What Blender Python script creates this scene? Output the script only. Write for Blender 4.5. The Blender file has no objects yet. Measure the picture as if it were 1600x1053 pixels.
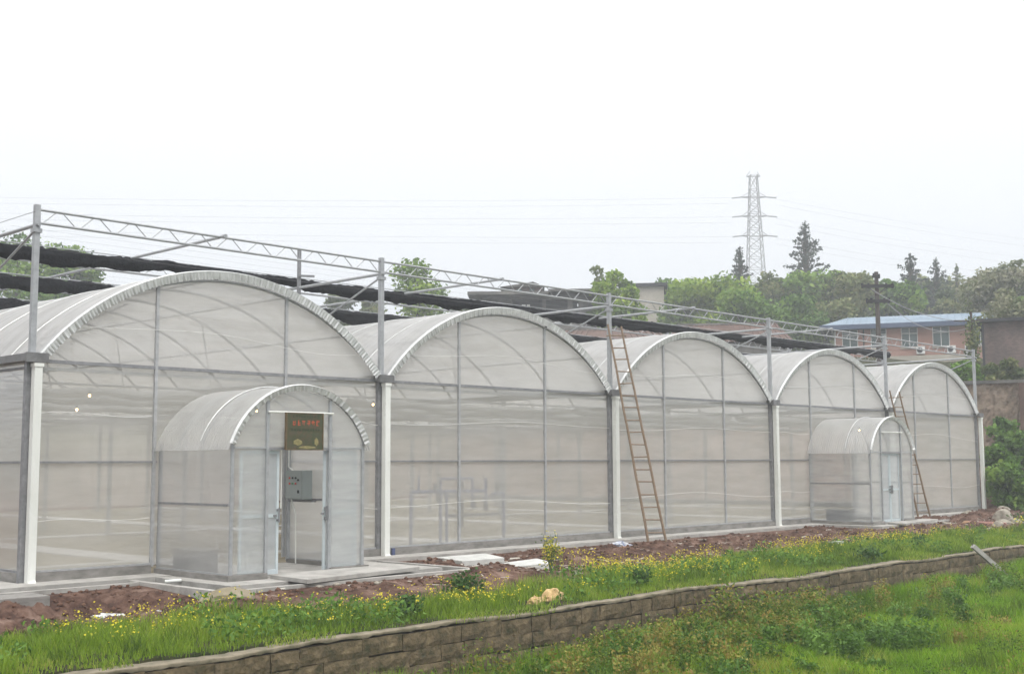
import bpy, math, random
import numpy as np
from mathutils import Vector, Matrix
random.seed(7); rng = np.random.default_rng(7)
sc = bpy.context.scene
COL = sc.collection
PI = math.pi

# ------------------------------------------------------------------ camera
CAM = Vector((-9.4616, -20.6348, 2.0)); YAW = 0.80977; PITCH = 0.10338; ROLL = -0.0048; FPX = 1893.45
FW = Vector((math.sin(YAW)*math.cos(PITCH), math.cos(YAW)*math.cos(PITCH), math.sin(PITCH)))
RT0 = Vector((math.cos(YAW), -math.sin(YAW), 0)); UP0 = RT0.cross(FW)
RT = RT0*math.cos(ROLL) + UP0*math.sin(ROLL); UPV = -RT0*math.sin(ROLL) + UP0*math.cos(ROLL)
cam = bpy.data.cameras.new('camera'); co = bpy.data.objects.new('camera', cam); COL.objects.link(co)
co.matrix_world = Matrix((( RT.x, UPV.x, -FW.x, CAM.x), (RT.y, UPV.y, -FW.y, CAM.y), (RT.z, UPV.z, -FW.z, CAM.z), (0,0,0,1)))
cam.sensor_width = 36; cam.lens = 36*FPX/1600; cam.clip_end = 2000; cam.clip_start = 0.1
sc.camera = co
def at(px, py, d):          # a point of the place at distance d in front of the camera
    return CAM + d*(FW + RT*((px-800)/FPX) - UPV*((py-526.5)/FPX))

# ------------------------------------------------------------------ materials
def nt(name):
    m = bpy.data.materials.new(name); m.use_nodes = True
    n = m.node_tree; n.nodes.clear()
    return m, n
def N(n, t, **kw):
    o = n.nodes.new(t)
    for k, v in kw.items():
        if k.startswith('i_'):
            key = k[2:]; o.inputs[int(key) if key.isdigit() else key.replace('_', ' ')].default_value = v
        else: setattr(o, k, v)
    return o
def L(n, a, ao, b, bi): n.links.new(a.outputs[ao], b.inputs[bi])
def ramp(n, cols, pos=None):
    r = n.nodes.new('ShaderNodeValToRGB'); e = r.color_ramp.elements
    k = len(cols)
    while len(e) < k: e.new(0.5)
    for i, c in enumerate(cols):
        e[i].position = pos[i] if pos else i/(k-1); e[i].color = (*c, 1)
    return r
def surf(name, cols, scale=4, rough=.85, bump=.2, bscale=None, metal=0, detail=6, stretch=(1,1,1), pos=None, bdist=.02, coat=0):
    """principled material whose colour runs through cols with noise"""
    m, n = nt(name)
    tc = N(n, 'ShaderNodeTexCoord'); mp = N(n, 'ShaderNodeMapping'); mp.inputs['Scale'].default_value = stretch
    L(n, tc, 'Object', mp, 'Vector')
    nz = N(n, 'ShaderNodeTexNoise', i_Scale=scale, i_Detail=detail, i_Roughness=.65); L(n, mp, 0, nz, 'Vector')
    r = ramp(n, cols, pos or [.3 + .4*i/(len(cols)-1) for i in range(len(cols))]); L(n, nz, 0, r, 0)
    b = N(n, 'ShaderNodeBsdfPrincipled', i_Roughness=rough, i_Metallic=metal)
    L(n, r, 0, b, 'Base Color')
    if bump:
        nb = N(n, 'ShaderNodeTexNoise', i_Scale=bscale or scale*4, i_Detail=8); L(n, mp, 0, nb, 'Vector')
        bp = N(n, 'ShaderNodeBump', i_Strength=bump, i_Distance=bdist); L(n, nb, 0, bp, 'Height'); L(n, bp, 0, b, 'Normal')
    o = N(n, 'ShaderNodeOutputMaterial'); L(n, b, 0, o, 0)
    return m
def film(name, col, transp, transl, scale=.8, gloss=.12, streak=(1, 1, 6), vary=.12, grime=None):
    """plastic sheet: part clear, part scattering"""
    m, n = nt(name)
    tc = N(n, 'ShaderNodeTexCoord'); mp = N(n, 'ShaderNodeMapping'); mp.inputs['Scale'].default_value = streak
    L(n, tc, 'Object', mp, 'Vector')
    nz = N(n, 'ShaderNodeTexNoise', i_Scale=scale, i_Detail=7, i_Roughness=.6); L(n, mp, 0, nz, 'Vector')
    g = grime or tuple(c*.8 for c in col)
    r = ramp(n, [g, col], [.3, .6]); L(n, nz, 0, r, 0)
    df = N(n, 'ShaderNodeBsdfDiffuse'); tl = N(n, 'ShaderNodeBsdfTranslucent'); L(n, r, 0, df, 0); L(n, r, 0, tl, 0)
    m1 = N(n, 'ShaderNodeMixShader', i_0=transl); L(n, df, 0, m1, 1); L(n, tl, 0, m1, 2)
    tr = N(n, 'ShaderNodeBsdfTransparent'); m2 = N(n, 'ShaderNodeMixShader')
    mr = N(n, 'ShaderNodeMapRange', i_1=.3, i_2=.7, i_3=transp+vary/2, i_4=transp-vary/2); L(n, nz, 0, mr, 0); L(n, mr, 0, m2, 0)
    L(n, m1, 0, m2, 1); L(n, tr, 0, m2, 2)
    gl = N(n, 'ShaderNodeBsdfGlossy', i_Roughness=.3); fr = N(n, 'ShaderNodeFresnel', i_IOR=1.4)
    mu = N(n, 'ShaderNodeMath', operation='MULTIPLY', i_1=gloss*3); L(n, fr, 0, mu, 0)
    m3 = N(n, 'ShaderNodeMixShader'); L(n, mu, 0, m3, 0); L(n, m2, 0, m3, 1); L(n, gl, 0, m3, 2)
    nb = N(n, 'ShaderNodeTexNoise', i_Scale=2.2, i_Detail=3); L(n, mp, 0, nb, 'Vector')
    bp = N(n, 'ShaderNodeBump', i_Strength=.15, i_Distance=.03); L(n, nb, 0, bp, 'Height')
    L(n, bp, 0, df, 'Normal'); L(n, bp, 0, gl, 'Normal')
    o = N(n, 'ShaderNodeOutputMaterial'); L(n, m3, 0, o, 0)
    return m
def leafy(name, cols, transl=.35, rough=.6):
    m, n = nt(name)
    a = N(n, 'ShaderNodeAttribute', attribute_name='tint'); r = ramp(n, cols); L(n, a, 'Fac', r, 0)
    df = N(n, 'ShaderNodeBsdfPrincipled', i_Roughness=rough); df.inputs['Specular IOR Level'].default_value = .25
    tl = N(n, 'ShaderNodeBsdfTranslucent'); L(n, r, 0, df, 'Base Color'); L(n, r, 0, tl, 0)
    mx = N(n, 'ShaderNodeMixShader', i_0=transl); L(n, df, 0, mx, 1); L(n, tl, 0, mx, 2)
    o = N(n, 'ShaderNodeOutputMaterial'); L(n, mx, 0, o, 0)
    return m
def emis(name, col, s):
    m, n = nt(name); e = N(n, 'ShaderNodeEmission', i_Strength=s); e.inputs[0].default_value = (*col, 1)
    o = N(n, 'ShaderNodeOutputMaterial'); L(n, e, 0, o, 0); return m

M = {}
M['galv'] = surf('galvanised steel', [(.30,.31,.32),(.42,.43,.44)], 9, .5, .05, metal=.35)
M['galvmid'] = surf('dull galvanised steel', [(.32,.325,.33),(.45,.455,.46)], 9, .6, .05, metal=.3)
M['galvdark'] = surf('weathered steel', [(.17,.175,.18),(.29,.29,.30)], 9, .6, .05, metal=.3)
M['gutter'] = surf('gutter steel', [(.12,.12,.12),(.22,.22,.22)], 6, .5, .05, metal=.3)
M['white_pvc'] = surf('white pvc', [(.66,.67,.62),(.78,.79,.75)], 3, .35, .03, stretch=(1,1,.3))
M['white_trim'] = surf('crimped clear sheet edge', [(.50,.51,.50),(.72,.73,.72)], 5, .3, .05, metal=.1)
M['door_alu'] = surf('door aluminium', [(.50,.56,.58),(.60,.66,.68)], 5, .4, .03, metal=.2)
M['concrete'] = surf('apron concrete', [(.24,.23,.21),(.36,.345,.32),(.45,.43,.40)], 2.2, .9, .25, 60)
M['curb'] = surf('cement curb', [(.13,.125,.115),(.21,.20,.185),(.28,.265,.25)], 2.5, .95, .3, 40, stretch=(1,1,3))
M['dark_conc'] = surf('dark channel concrete', [(.035,.032,.03),(.09,.085,.08)], 3, .8, .2)  # darker concrete for the channel bottom
M['slab_white'] = surf('pale slab', [(.42,.42,.40),(.60,.60,.57)], 3, .85, .2, 40)
M['film'] = film('greenhouse film', (.93,.915,.86), .58, .44, scale=.5, vary=.06, grime=(.86,.845,.78))
M['film_top'] = film('gable film', (.92,.91,.88), .48, .48, scale=.5, vary=.06, grime=(.84,.83,.79))
M['roof'] = film('corrugated roof sheet', (.80,.80,.80), .34, .55, scale=.6, streak=(1,5,1), gloss=.2, vary=.12, grime=(.70,.70,.69))
M['porch_film'] = film('porch sheet', (.82,.83,.81), .64, .45, scale=.8, vary=.06, gloss=.15, grime=(.67,.68,.67))
M['porch_roof'] = film('porch corrugated sheet', (.82,.82,.81), .58, .45, scale=.7, vary=.05, streak=(1,2,1), gloss=.2, grime=(.66,.66,.64))
M['door_film'] = film('door sheet', (.66,.70,.72), .40, .4, scale=1, vary=.06, gloss=.2, grime=(.62,.66,.68))
M['cloth'] = surf('black shade net', [(.006,.0065,.008),(.016,.017,.02)], 8, .9, .6, 20, bdist=.05)
M['soil'] = surf('interior soil', [(.14,.12,.075),(.23,.195,.13),(.31,.27,.20)], 1.2, .95, .4, 12)
M['path'] = surf('interior path concrete', [(.40,.38,.35),(.52,.50,.47)], 2, .9, .1)
M['bamboo'] = surf('bamboo', [(.15,.10,.06),(.25,.175,.11)], 7, .6, .1, stretch=(3,3,1))
M['stonewall'] = surf('sandstone blocks', [(.025,.032,.012),(.078,.06,.030),(.135,.10,.055),(.21,.16,.09)], 5.5, .95, .8, 22, detail=10, bdist=.03)
M['mortar'] = surf('dark mortar', [(.015,.012,.009),(.045,.034,.024)], 6, .95, .5)
M['coping'] = surf('wall coping', [(.09,.085,.045),(.19,.16,.11),(.29,.25,.18)], 3.5, .9, .4, 25)
M['bark'] = surf('bark', [(.05,.04,.03),(.12,.10,.08)], 5, .9, .4)
M['brick_pink'] = surf('pink brick wall', [(.34,.19,.15),(.43,.26,.21)], 1.0, .9, .1)
M['blue_roof'] = surf('blue steel roof', [(.10,.16,.22),(.15,.215,.285),(.21,.265,.32)], .5, .5, 0, stretch=(1,1,1))
M['blue_dark'] = surf('blue fascia', [(.05,.075,.13),(.08,.11,.18)], 2, .6, 0)
M['cream'] = surf('cream render', [(.34,.31,.26),(.46,.43,.37)], 1, .9, .1)
M['white'] = surf('white paint', [(.6,.6,.58),(.75,.75,.73)], 2, .6, 0)
M['grey_conc'] = surf('stained building concrete', [(.05,.05,.05),(.12,.115,.105),(.22,.21,.19)], .8, .95, .2, 6, stretch=(1,1,.4))
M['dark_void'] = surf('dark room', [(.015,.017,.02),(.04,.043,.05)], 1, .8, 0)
M['tile'] = surf('brown roof tiles', [(.075,.045,.035),(.14,.085,.065)], 1.5, .9, .6, 8, stretch=(1,1,1))
M['rust'] = surf('rusty pole', [(.045,.035,.03),(.10,.08,.07)], 5, .9, .1)
M['bag'] = surf('white plastic bag', [(.42,.43,.42),(.66,.66,.64)], 9, .4, .8, 30)
M['litter'] = surf('blue and white bags', [(.10,.14,.30),(.55,.57,.62),(.65,.65,.66)], 9, .4, .6, 30, pos=[.38,.5,.6])
M['tanrock'] = surf('yellow stone', [(.28,.17,.07),(.52,.36,.17),(.62,.47,.26)], 6, .9, .5, 20)
M['rock'] = surf('rubble stone', [(.16,.14,.11),(.30,.27,.22),(.40,.37,.31)], 5, .95, .6, 18)
M['pinkslab'] = surf('pink tile', [(.42,.22,.19),(.52,.30,.26)], 5, .8, .2)
M['claybrick'] = surf('clay brick', [(.25,.14,.08),(.40,.25,.15)], 8, .9, .4)
M['redsoil'] = surf('red soil clod', [(.07,.035,.022),(.14,.07,.045)], 6, .95, .6)
M['greybox'] = surf('grey enamel box', [(.23,.26,.25),(.27,.30,.29)], 3, .45, 0)
M['blackp'] = surf('black plastic', [(.015,.015,.016),(.03,.03,.032)], 4, .5, 0)
M['red'] = surf('red button', [(.45,.03,.02),(.5,.05,.03)], 4, .4, 0)
M['green'] = surf('green button', [(.03,.18,.06),(.04,.22,.08)], 4, .4, 0)
M['bluepipe'] = surf('blue grey pipe', [(.04,.055,.14),(.07,.09,.18)], 4, .5, 0)
M['greypipe'] = surf('grey pipe', [(.05,.05,.06),(.09,.09,.10)], 4, .5, 0)
M['bulb'] = emis('lit bulb', (1, .62, .25), 7)
M['glassdark'] = surf('window glass', [(.05,.08,.08),(.09,.14,.13)], .8, .12, 0)
M['wire'] = surf('wire', [(.20,.20,.21),(.27,.27,.28)], 4, .6, 0)
M['pylon'] = surf('pylon steel', [(.13,.125,.12),(.17,.165,.16)], 1, .7, 0)
M['cord'] = surf('white rope', [(.62,.62,.60),(.75,.75,.73)], 9, .7, 0)
M['signred'] = surf('faded red lettering', [(.34,.045,.02),(.50,.10,.03)], 20, .6, 0)
M['signdark'] = surf('dark lettering', [(.012,.03,.014),(.02,.05,.02)], 20, .6, 0)
M['signpale'] = surf('faded yellow picture', [(.16,.15,.05),(.30,.25,.11)], 20, .6, 0)
M['signboard'] = surf('faded dark green board', [(.035,.055,.018),(.06,.06,.025),(.09,.055,.028)], 9, .5, 0)
M['signframe'] = surf('brown board edge', [(.10,.065,.03),(.15,.10,.04)], 9, .6, 0)
def brickmat(name, c1, c2, mort, sx):
    m, n = nt(name); tc = N(n, 'ShaderNodeTexCoord'); mp = N(n, 'ShaderNodeMapping'); mp.inputs['Rotation'].default_value = (PI/2, 0, 0)
    L(n, tc, 'Object', mp, 0)
    br = N(n, 'ShaderNodeTexBrick', i_Scale=sx); br.inputs['Mortar Size'].default_value = .012
    br.inputs[1].default_value = (*c1, 1); br.inputs[2].default_value = (*c2, 1); br.inputs[3].default_value = (*mort, 1); L(n, mp, 0, br, 0)
    nz = N(n, 'ShaderNodeTexNoise', i_Scale=.7, i_Detail=8); L(n, tc, 'Object', nz, 0)
    r = ramp(n, [(.55,.55,.55),(1.25,1.2,1.15)], [.3,.7]); L(n, nz, 0, r, 0)
    mx = N(n, 'ShaderNodeMixRGB', blend_type='MULTIPLY', i_0=1); L(n, br, 0, mx, 1); L(n, r, 0, mx, 2)
    b = N(n, 'ShaderNodeBsdfPrincipled', i_Roughness=.9); L(n, mx, 0, b, 'Base Color')
    o = N(n, 'ShaderNodeOutputMaterial'); L(n, b, 0, o, 0); return m
M['brick_dark'] = brickmat('dark old brick', (.12,.09,.085), (.17,.125,.115), (.09,.08,.075), 3.0)
M['stone_far'] = surf('old stone wall', [(.10,.075,.055),(.21,.16,.12),(.30,.24,.18)], 1.6, .95, .8, 5, detail=10, bdist=.1)
G1=(.045,.10,.018); G2=(.075,.17,.025); G3=(.12,.235,.035); G4=(.17,.27,.05)
M['grass'] = leafy('grass', [(.07,.13,.014),(.14,.23,.018),(.21,.33,.025),(.29,.38,.045),(.40,.38,.10)], .4)
M['grass_field'] = leafy('field grass', [(.075,.15,.010),(.13,.26,.012),(.20,.37,.016),(.28,.43,.028),(.38,.37,.07)], .4)
M['weed_olive'] = leafy('olive and rust weed', [(.06,.12,.014),(.11,.20,.02),(.19,.26,.03),(.25,.165,.035),(.33,.31,.07)], .35)
M['weed_mid'] = leafy('mid green herb', [(.06,.13,.02),(.11,.22,.03),(.17,.30,.05)], .35)
M['flower'] = leafy('yellow flower', [(.62,.50,.02),(.80,.70,.05)], .3)
M['weed_dark'] = leafy('dark herb', [(.03,.07,.015),(.05,.12,.02),(.08,.17,.03)], .35)
TREEC = {
 'mid': [(.035,.075,.018),(.09,.18,.028),(.17,.29,.045),(.26,.38,.065)],
 'bright': [(.06,.12,.018),(.15,.25,.025),(.25,.37,.04),(.35,.45,.06)],
 'dull': [(.045,.07,.025),(.10,.145,.04),(.17,.21,.07),(.26,.26,.11)],
 'dark': [(.02,.035,.028),(.04,.062,.042),(.065,.095,.06)],
 'pale': [(.09,.12,.045),(.17,.19,.085),(.28,.28,.17),(.38,.36,.27)],
 'bush': [(.04,.09,.012),(.09,.19,.02),(.16,.29,.035),(.24,.36,.05)],
}
for k, v in TREEC.items(): M['leaf_'+k] = leafy('leaves '+k, v)
M['blackp'].node_tree.nodes['Principled BSDF'].inputs['Specular IOR Level'].default_value = .05; M['rust'].node_tree.nodes['Principled BSDF'].inputs['Specular IOR Level'].default_value = .1
M['cloth'].node_tree.nodes['Principled BSDF'].inputs['Specular IOR Level'].default_value = .08
# ground
def groundmat():
    m, n = nt('red brown ground'); g = N(n, 'ShaderNodeNewGeometry'); sep = N(n, 'ShaderNodeSeparateXYZ'); L(n, g, 'Position', sep, 0)
    n1 = N(n, 'ShaderNodeTexNoise', i_Scale=1.6, i_Detail=12, i_Roughness=.7); L(n, g, 'Position', n1, 0)
    r1 = ramp(n, [(.03,.016,.011),(.085,.045,.032),(.16,.095,.07),(.27,.185,.145)], [.34,.46,.56,.68]); L(n, n1, 0, r1, 0)
    n2 = N(n, 'ShaderNodeTexNoise', i_Scale=2.5, i_Detail=10, i_Roughness=.7); L(n, g, 'Position', n2, 0)
    r2 = ramp(n, [(.015,.022,.006),(.03,.038,.012),(.06,.05,.022)], [.35,.5,.65]); L(n, n2, 0, r2, 0)  # soil under grass, darkened in colour for the shadow among the blades
    a = N(n, 'ShaderNodeAttribute', attribute_name='green')
    mx = N(n, 'ShaderNodeMixRGB'); L(n, a, 'Fac', mx, 0); L(n, r1, 0, mx, 1); L(n, r2, 0, mx, 2)
    b = N(n, 'ShaderNodeBsdfPrincipled', i_Roughness=.95); b.inputs['Specular IOR Level'].default_value = .2; L(n, mx, 0, b, 'Base Color')
    n3 = N(n, 'ShaderNodeTexNoise', i_Scale=14, i_Detail=10, i_Roughness=.75); L(n, g, 'Position', n3, 0)
    bp = N(n, 'ShaderNodeBump', i_Strength=.9, i_Distance=.06); L(n, n3, 0, bp, 'Height'); L(n, bp, 0, b, 'Normal')
    o = N(n, 'ShaderNodeOutputMaterial'); L(n, b, 0, o, 0); return m
M['ground'] = groundmat()

# ------------------------------------------------------------------ object helpers
def tag(o, label=None, cat=None, group=None, kind=None):
    if label: o['label'] = label
    if cat: o['category'] = cat
    if group: o['group'] = group
    if kind: o['kind'] = kind
    return o
def thing(name, loc, label, cat, group=None, rz=0):
    o = bpy.data.objects.new(name, None); COL.objects.link(o); o.location = loc; o.rotation_euler = (0, 0, rz); o.empty_display_size = .3
    return tag(o, label, cat, group)
def link(name, me, mat, parent=None, smooth=False):
    o = bpy.data.objects.new(name, me); COL.objects.link(o)
    if mat is not None and not me.materials: me.materials.append(mat if not isinstance(mat, str) else M[mat])
    if parent is not None: o.parent = parent
    if smooth: me.polygons.foreach_set('use_smooth', [True]*len(me.polygons))
    return o
def dup(o, parent=None, loc=None):
    c = o.copy(); COL.objects.link(c); c.parent = parent if parent is not None else o.parent
    if loc is not None: c.location = loc
    return c
def copy_tree(o, parent=None):
    c = o.copy(); COL.objects.link(c); c.parent = parent
    for ch in list(o.children): copy_tree(ch, c)
    return c
class MB:
    def __init__(s): s.v = []; s.f = []; s.m = []; s.mi = 0
    def add(s, vs, fs):
        b = len(s.v); s.v += [tuple(v) for v in vs]; s.f += [tuple(b+i for i in f) for f in fs]; s.m += [s.mi]*len(fs)
    def box(s, x0, x1, y0, y1, z0, z1):
        s.add([(x0,y0,z0),(x1,y0,z0),(x1,y1,z0),(x0,y1,z0),(x0,y0,z1),(x1,y0,z1),(x1,y1,z1),(x0,y1,z1)],
              [(0,3,2,1),(4,5,6,7),(0,1,5,4),(1,2,6,5),(2,3,7,6),(3,0,4,7)])
    def bar(s, a, b, w, h=None):
        """rectangular bar from a to b"""
        h = h or w; a = Vector(a); b = Vector(b); d = (b-a).normalized()
        u = d.cross(Vector((0,0,1)))
        if u.length < 1e-3: u = Vector((1,0,0))
        u.normalize(); v = u.cross(d)
        p = []
        for q in (a, b):
            for i, j in ((-1,-1),(1,-1),(1,1),(-1,1)): p.append(q + u*(w/2*i) + v*(h/2*j))
        s.add(p, [(0,1,2,3),(7,6,5,4),(0,4,5,1),(1,5,6,2),(2,6,7,3),(3,7,4,0)])
    def tube(s, pts, r, k=8, cap=True):
        pts = [Vector(p) for p in pts]; rs = r if isinstance(r, (list, tuple)) else [r]*len(pts)
        b = len(s.v); u = None
        for i, p in enumerate(pts):
            d = (pts[min(i+1, len(pts)-1)] - pts[max(i-1, 0)]).normalized()
            if u is None:
                u = d.cross(Vector((0,0,1)))
                if u.length < .05: u = d.cross(Vector((1,0,0)))
            u = (u - d*u.dot(d)).normalized(); w = d.cross(u)
            for j in range(k):
                t = 2*PI*j/k; s.v.append(tuple(p + (u*math.cos(t) + w*math.sin(t))*rs[i]))
        for i in range(len(pts)-1):
            for j in range(k):
                s.f.append((b+i*k+j, b+i*k+(j+1) % k, b+(i+1)*k+(j+1) % k, b+(i+1)*k+j)); s.m.append(s.mi)
        if cap:
            s.f.append(tuple(b+j for j in reversed(range(k)))); s.m.append(s.mi)
            s.f.append(tuple(b+(len(pts)-1)*k+j for j in range(k))); s.m.append(s.mi)
    def build(s, name, mat, parent=None, smooth=False):
        me = bpy.data.meshes.new(name); me.from_pydata(s.v, [], s.f)
        mats = mat if isinstance(mat, list) else [mat]
        for m in mats: me.materials.append(M[m] if isinstance(m, str) else m)
        if len(mats) > 1: me.polygons.foreach_set('material_index', s.m)
        me.update()
        return link(name, me, None, parent, smooth)
def npmesh(name, verts, faces, k, mat, parent=None, tint=None, smooth=False):
    """fast mesh: verts (n,3), faces (m,k)"""
    me = bpy.data.meshes.new(name); nv, nf = len(verts), len(faces)
    me.vertices.add(nv); me.vertices.foreach_set('co', np.ascontiguousarray(verts, np.float32).ravel())
    me.loops.add(nf*k); me.loops.foreach_set('vertex_index', np.ascontiguousarray(faces, np.int32).ravel())
    me.polygons.add(nf); me.polygons.foreach_set('loop_start', np.arange(0, nf*k, k, dtype=np.int32))
    me.update(calc_edges=True); me.validate()
    if tint is not None:
        at_ = me.attributes.new('tint', 'FLOAT', 'POINT'); at_.data.foreach_set('value', np.ascontiguousarray(tint, np.float32))
    if smooth: me.polygons.foreach_set('use_smooth', np.ones(nf, bool))
    return link(name, me, mat, parent)
def rockmesh(r, sq=(1,1,.7), seed=0, sub=2, rough=.3):
    import bmesh
    bm = bmesh.new(); bmesh.ops.create_icosphere(bm, subdivisions=sub, radius=1)
    q = np.random.default_rng(seed); dirs = q.normal(size=(9,3)); dirs /= np.linalg.norm(dirs, axis=1)[:,None]; off = q.uniform(.55, .95, 9)
    for v in bm.verts:
        c = np.array(v.co)
        for d, o_ in zip(dirs, off):           # cut flat facets
            t = c @ d
            if t > o_: c = c - d*(t-o_)
        c = c*(1 + rough*.25*q.normal())
        v.co = Vector((c[0]*r*sq[0], c[1]*r*sq[1], c[2]*r*sq[2]))
    me = bpy.data.meshes.new('rock'); bm.to_mesh(me); bm.free(); return me

# value noise
_T = rng.random((256, 256))
def vnoise(x, y):
    xi = np.floor(x).astype(int); yi = np.floor(y).astype(int); fx = x-xi; fy = y-yi
    fx = fx*fx*(3-2*fx); fy = fy*fy*(3-2*fy); g = lambda a, b: _T[a % 256, b % 256]
    return (g(xi,yi)*(1-fx)+g(xi+1,yi)*fx)*(1-fy) + (g(xi,yi+1)*(1-fx)+g(xi+1,yi+1)*fx)*fy - .5
def fbm(x, y, o=5, p=.5):
    s = 0; a = 1
    for i in range(o): s = s + a*vnoise(x*2**i+17.3*i, y*2**i+5.1*i); a *= p
    return s
def ss(a, b, t): t = np.clip((t-a)/(b-a), 0, 1); return t*t*(3-2*t)
WY0, WY1 = -7.85, -7.64           # retaining wall front and back face
def ground_z(x, y):
    x = np.asarray(x, float); y = np.asarray(y, float)
    s = (x-CAM.x)*math.sin(YAW) + (y-CAM.y)*math.cos(YAW)
    g = 2.2 + 3.3*ss(57.6, 58.6, s) + 3.4*ss(66, 78, s) + 2*ss(85, 110, s) + 6*ss(110, 260, s)
    mask = ss(0, 5, np.maximum(x-41.2, y-33.2)) * ss(-7.5, -2, y + 0*x)
    # dirt between the apron and the grass
    band = ss(-.45, -1.1, y)
    rd = lambda a, b, c, e: np.maximum(np.maximum(a-x, x-b), np.maximum(c-y, y-e))
    out = np.clip(np.minimum(np.minimum(rd(-.95,40.85,-.7,32.6), rd(1.6,7.35,-3.66,0)), np.minimum(rd(25.9,30.4,-2.75,0), rd(-1,1.58,-1.1,0))), 0, 99)
    d = -.085 - .19*ss(0, 3, out)
    rough = fbm(x*1.1, y*1.1, 3)*.13 + fbm(x*4, y*4, 5, .7)*.12
    grassy = ss(-3.4, -5.2, y + .5*fbm(x*.35, y*.2+9, 2))
    rough = rough*ss(0, .45, out)*(1-.75*grassy)
    pit = -.34*np.exp(-((x+.1)/1.25)**2 - ((y+2.5)/.85)**2) - .12*np.exp(-((x-1.2)/.7)**2 - ((y+3.3)/.5)**2)
    heap = .16*np.exp(-((x-7.2)/.8)**2 - ((y+4.3)/.4)**2) + .25*np.exp(-((x-37)/3.0)**2 - ((y+1.7)/.9)**2) + .45*np.exp(-((x-43.2)/1.6)**2 - ((y+.2)/1.6)**2)
    heap = heap + .12*np.exp(-((x+2.4)/.9)**2 - ((y+3.3)/.6)**2)
    d = np.where((out <= 0) & (y > -3.66), -.34, d)
    sl = ss(-.02,.25, np.minimum(rd(8.4,10.25,-2.2,-1.0), rd(8.35,9.9,-3.85,-2.95))); 
    z = (d + rough + pit)*sl + (-.16)*(1-sl) + heap*ss(0,.4,out) + g*mask
    field = -1.16 + .30*ss(8, 34, x) + .06*fbm(x*.6, y*.6, 4)
    lo = ss(-7.6, -7.8, y)
    return z*(1-lo) + field*lo
def step(a, b, h): return list(np.arange(a, b-1e-6, h))
xs = np.array(step(-120,-12,6)+step(-12,-5,.25)+step(-5,20,.06)+step(20,46,.11)+step(46,62,.5)+step(62,420,7)+[420])
ys = np.array(step(-60,-20,4)+step(-20,-8,.35)+[-8,-7.8,-7.6]+step(-7.5,-.6,.06)+step(-.6,33,1.6)+step(33,60,.7)+step(60,400,8)+[400])
X, Y = np.meshgrid(xs, ys); Z = ground_z(X, Y)
nx, ny = len(xs), len(ys); idx = np.arange(nx*ny).reshape(ny, nx)
F = np.stack([idx[:-1,:-1], idx[:-1,1:], idx[1:,1:], idx[1:,:-1]], -1).reshape(-1, 4)
gr = npmesh('ground', np.stack([X, Y, Z], -1).reshape(-1, 3), F, 4, 'ground', smooth=True); tag(gr, kind='structure')
def grass_edge(x): return np.interp(x, [-8,-1.5,1.1,3.4,6,8.7,12,16.6,22,26,29.5,34,44], [-5.2,-5.0,-4.8,-6.0,-5.7,-5.2,-4.7,-4.2,-4.1,-4.4,-5.1,-5.3,-5.0]) + .55*fbm(x*.7, 0*x+3.3, 3)
edge = grass_edge(X)
green = np.maximum(ss(edge+.5, edge-.4, Y), ss(44.5, 47, X)*.95); green = np.maximum(green, ss(34, 37, Y))
green = np.maximum(green, .75*ss(-7.7,-7.9,Y)+0*X)
a_ = gr.data.attributes.new('green', 'FLOAT', 'POINT'); a_.data.foreach_set('value', green.ravel().astype(np.float32))


# ------------------------------------------------------------------ greenhouse
PX = [0.03, 7.97, 16.03, 24.11, 32.03, 39.88]
ZG = 3.90; ZC = 5.77; LEN = 32.0; ROWS = [4*i for i in range(1, 9)]
gh = thing('greenhouse', (0,0,0), 'long film-covered greenhouse with five arched bays, white downpipes and grey steel frame', 'greenhouse')
def arc(x0, x1, zs, zc, n, inset=0):
    w = (x1-x0)/2; h = zc-zs; R = (w*w+h*h)/(2*h); cx = (x0+x1)/2; cz = zc-R; a = math.asin(w/R)
    if h > w: a = PI-a
    return [(cx+(R-inset)*math.sin(-a+2*a*i/n), cz+(R-inset)*math.cos(-a+2*a*i/n), math.sin(-a+2*a*i/n), math.cos(-a+2*a*i/n)) for i in range(n+1)]
def roof_sheet(name, pts, y0, y1, pitch, amp, mat, parent):
    k = max(2, int((y1-y0)/pitch*4)); yy = np.linspace(y0, y1, k+1); w = amp*np.sin((yy-y0)/pitch*2*PI)
    P = np.array([(p[0], p[1], p[2], p[3]) for p in pts]); n = len(P)
    V = np.empty((k+1, n, 3)); V[:,:,0] = P[:,0][None] + w[:,None]*P[:,2][None]; V[:,:,1] = yy[:,None]; V[:,:,2] = P[:,1][None] + w[:,None]*P[:,3][None]
    I = np.arange((k+1)*n).reshape(k+1, n); Fq = np.stack([I[:-1,:-1], I[:-1,1:], I[1:,1:], I[1:,:-1]], -1).reshape(-1, 4)
    return npmesh(name, V.reshape(-1,3), Fq, 4, mat, parent, smooth=True)
def crimp(name, pts_out, y, h, parent, mat='white_trim', pitch=.075, depth=.024):
    """crimped edge band following an arch, front facing"""
    x0, x1 = pts_out[0][0], pts_out[-1][0]
    m = MB(); n = len(pts_out)
    for i in range(n):
        px, pz, ux, uz = pts_out[i]
        hh = h*(1+.12*math.sin(i*2.3)*math.sin(i*.7))
        o = -depth*(i % 2) - .012*math.sin(i*1.7)
        m.v += [(px+ux*.02, y+.02, pz+uz*.02), (px, y-.035+o*.25, pz), (px-ux*hh, y+.02+o, pz-uz*hh)]
    for i in range(n-1):
        for j in range(2):
            a = i*3+j; m.f.append((a, a+1, a+4, a+3)); m.m.append(0)
    return m.build(name, mat, parent)
first = {}
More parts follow.
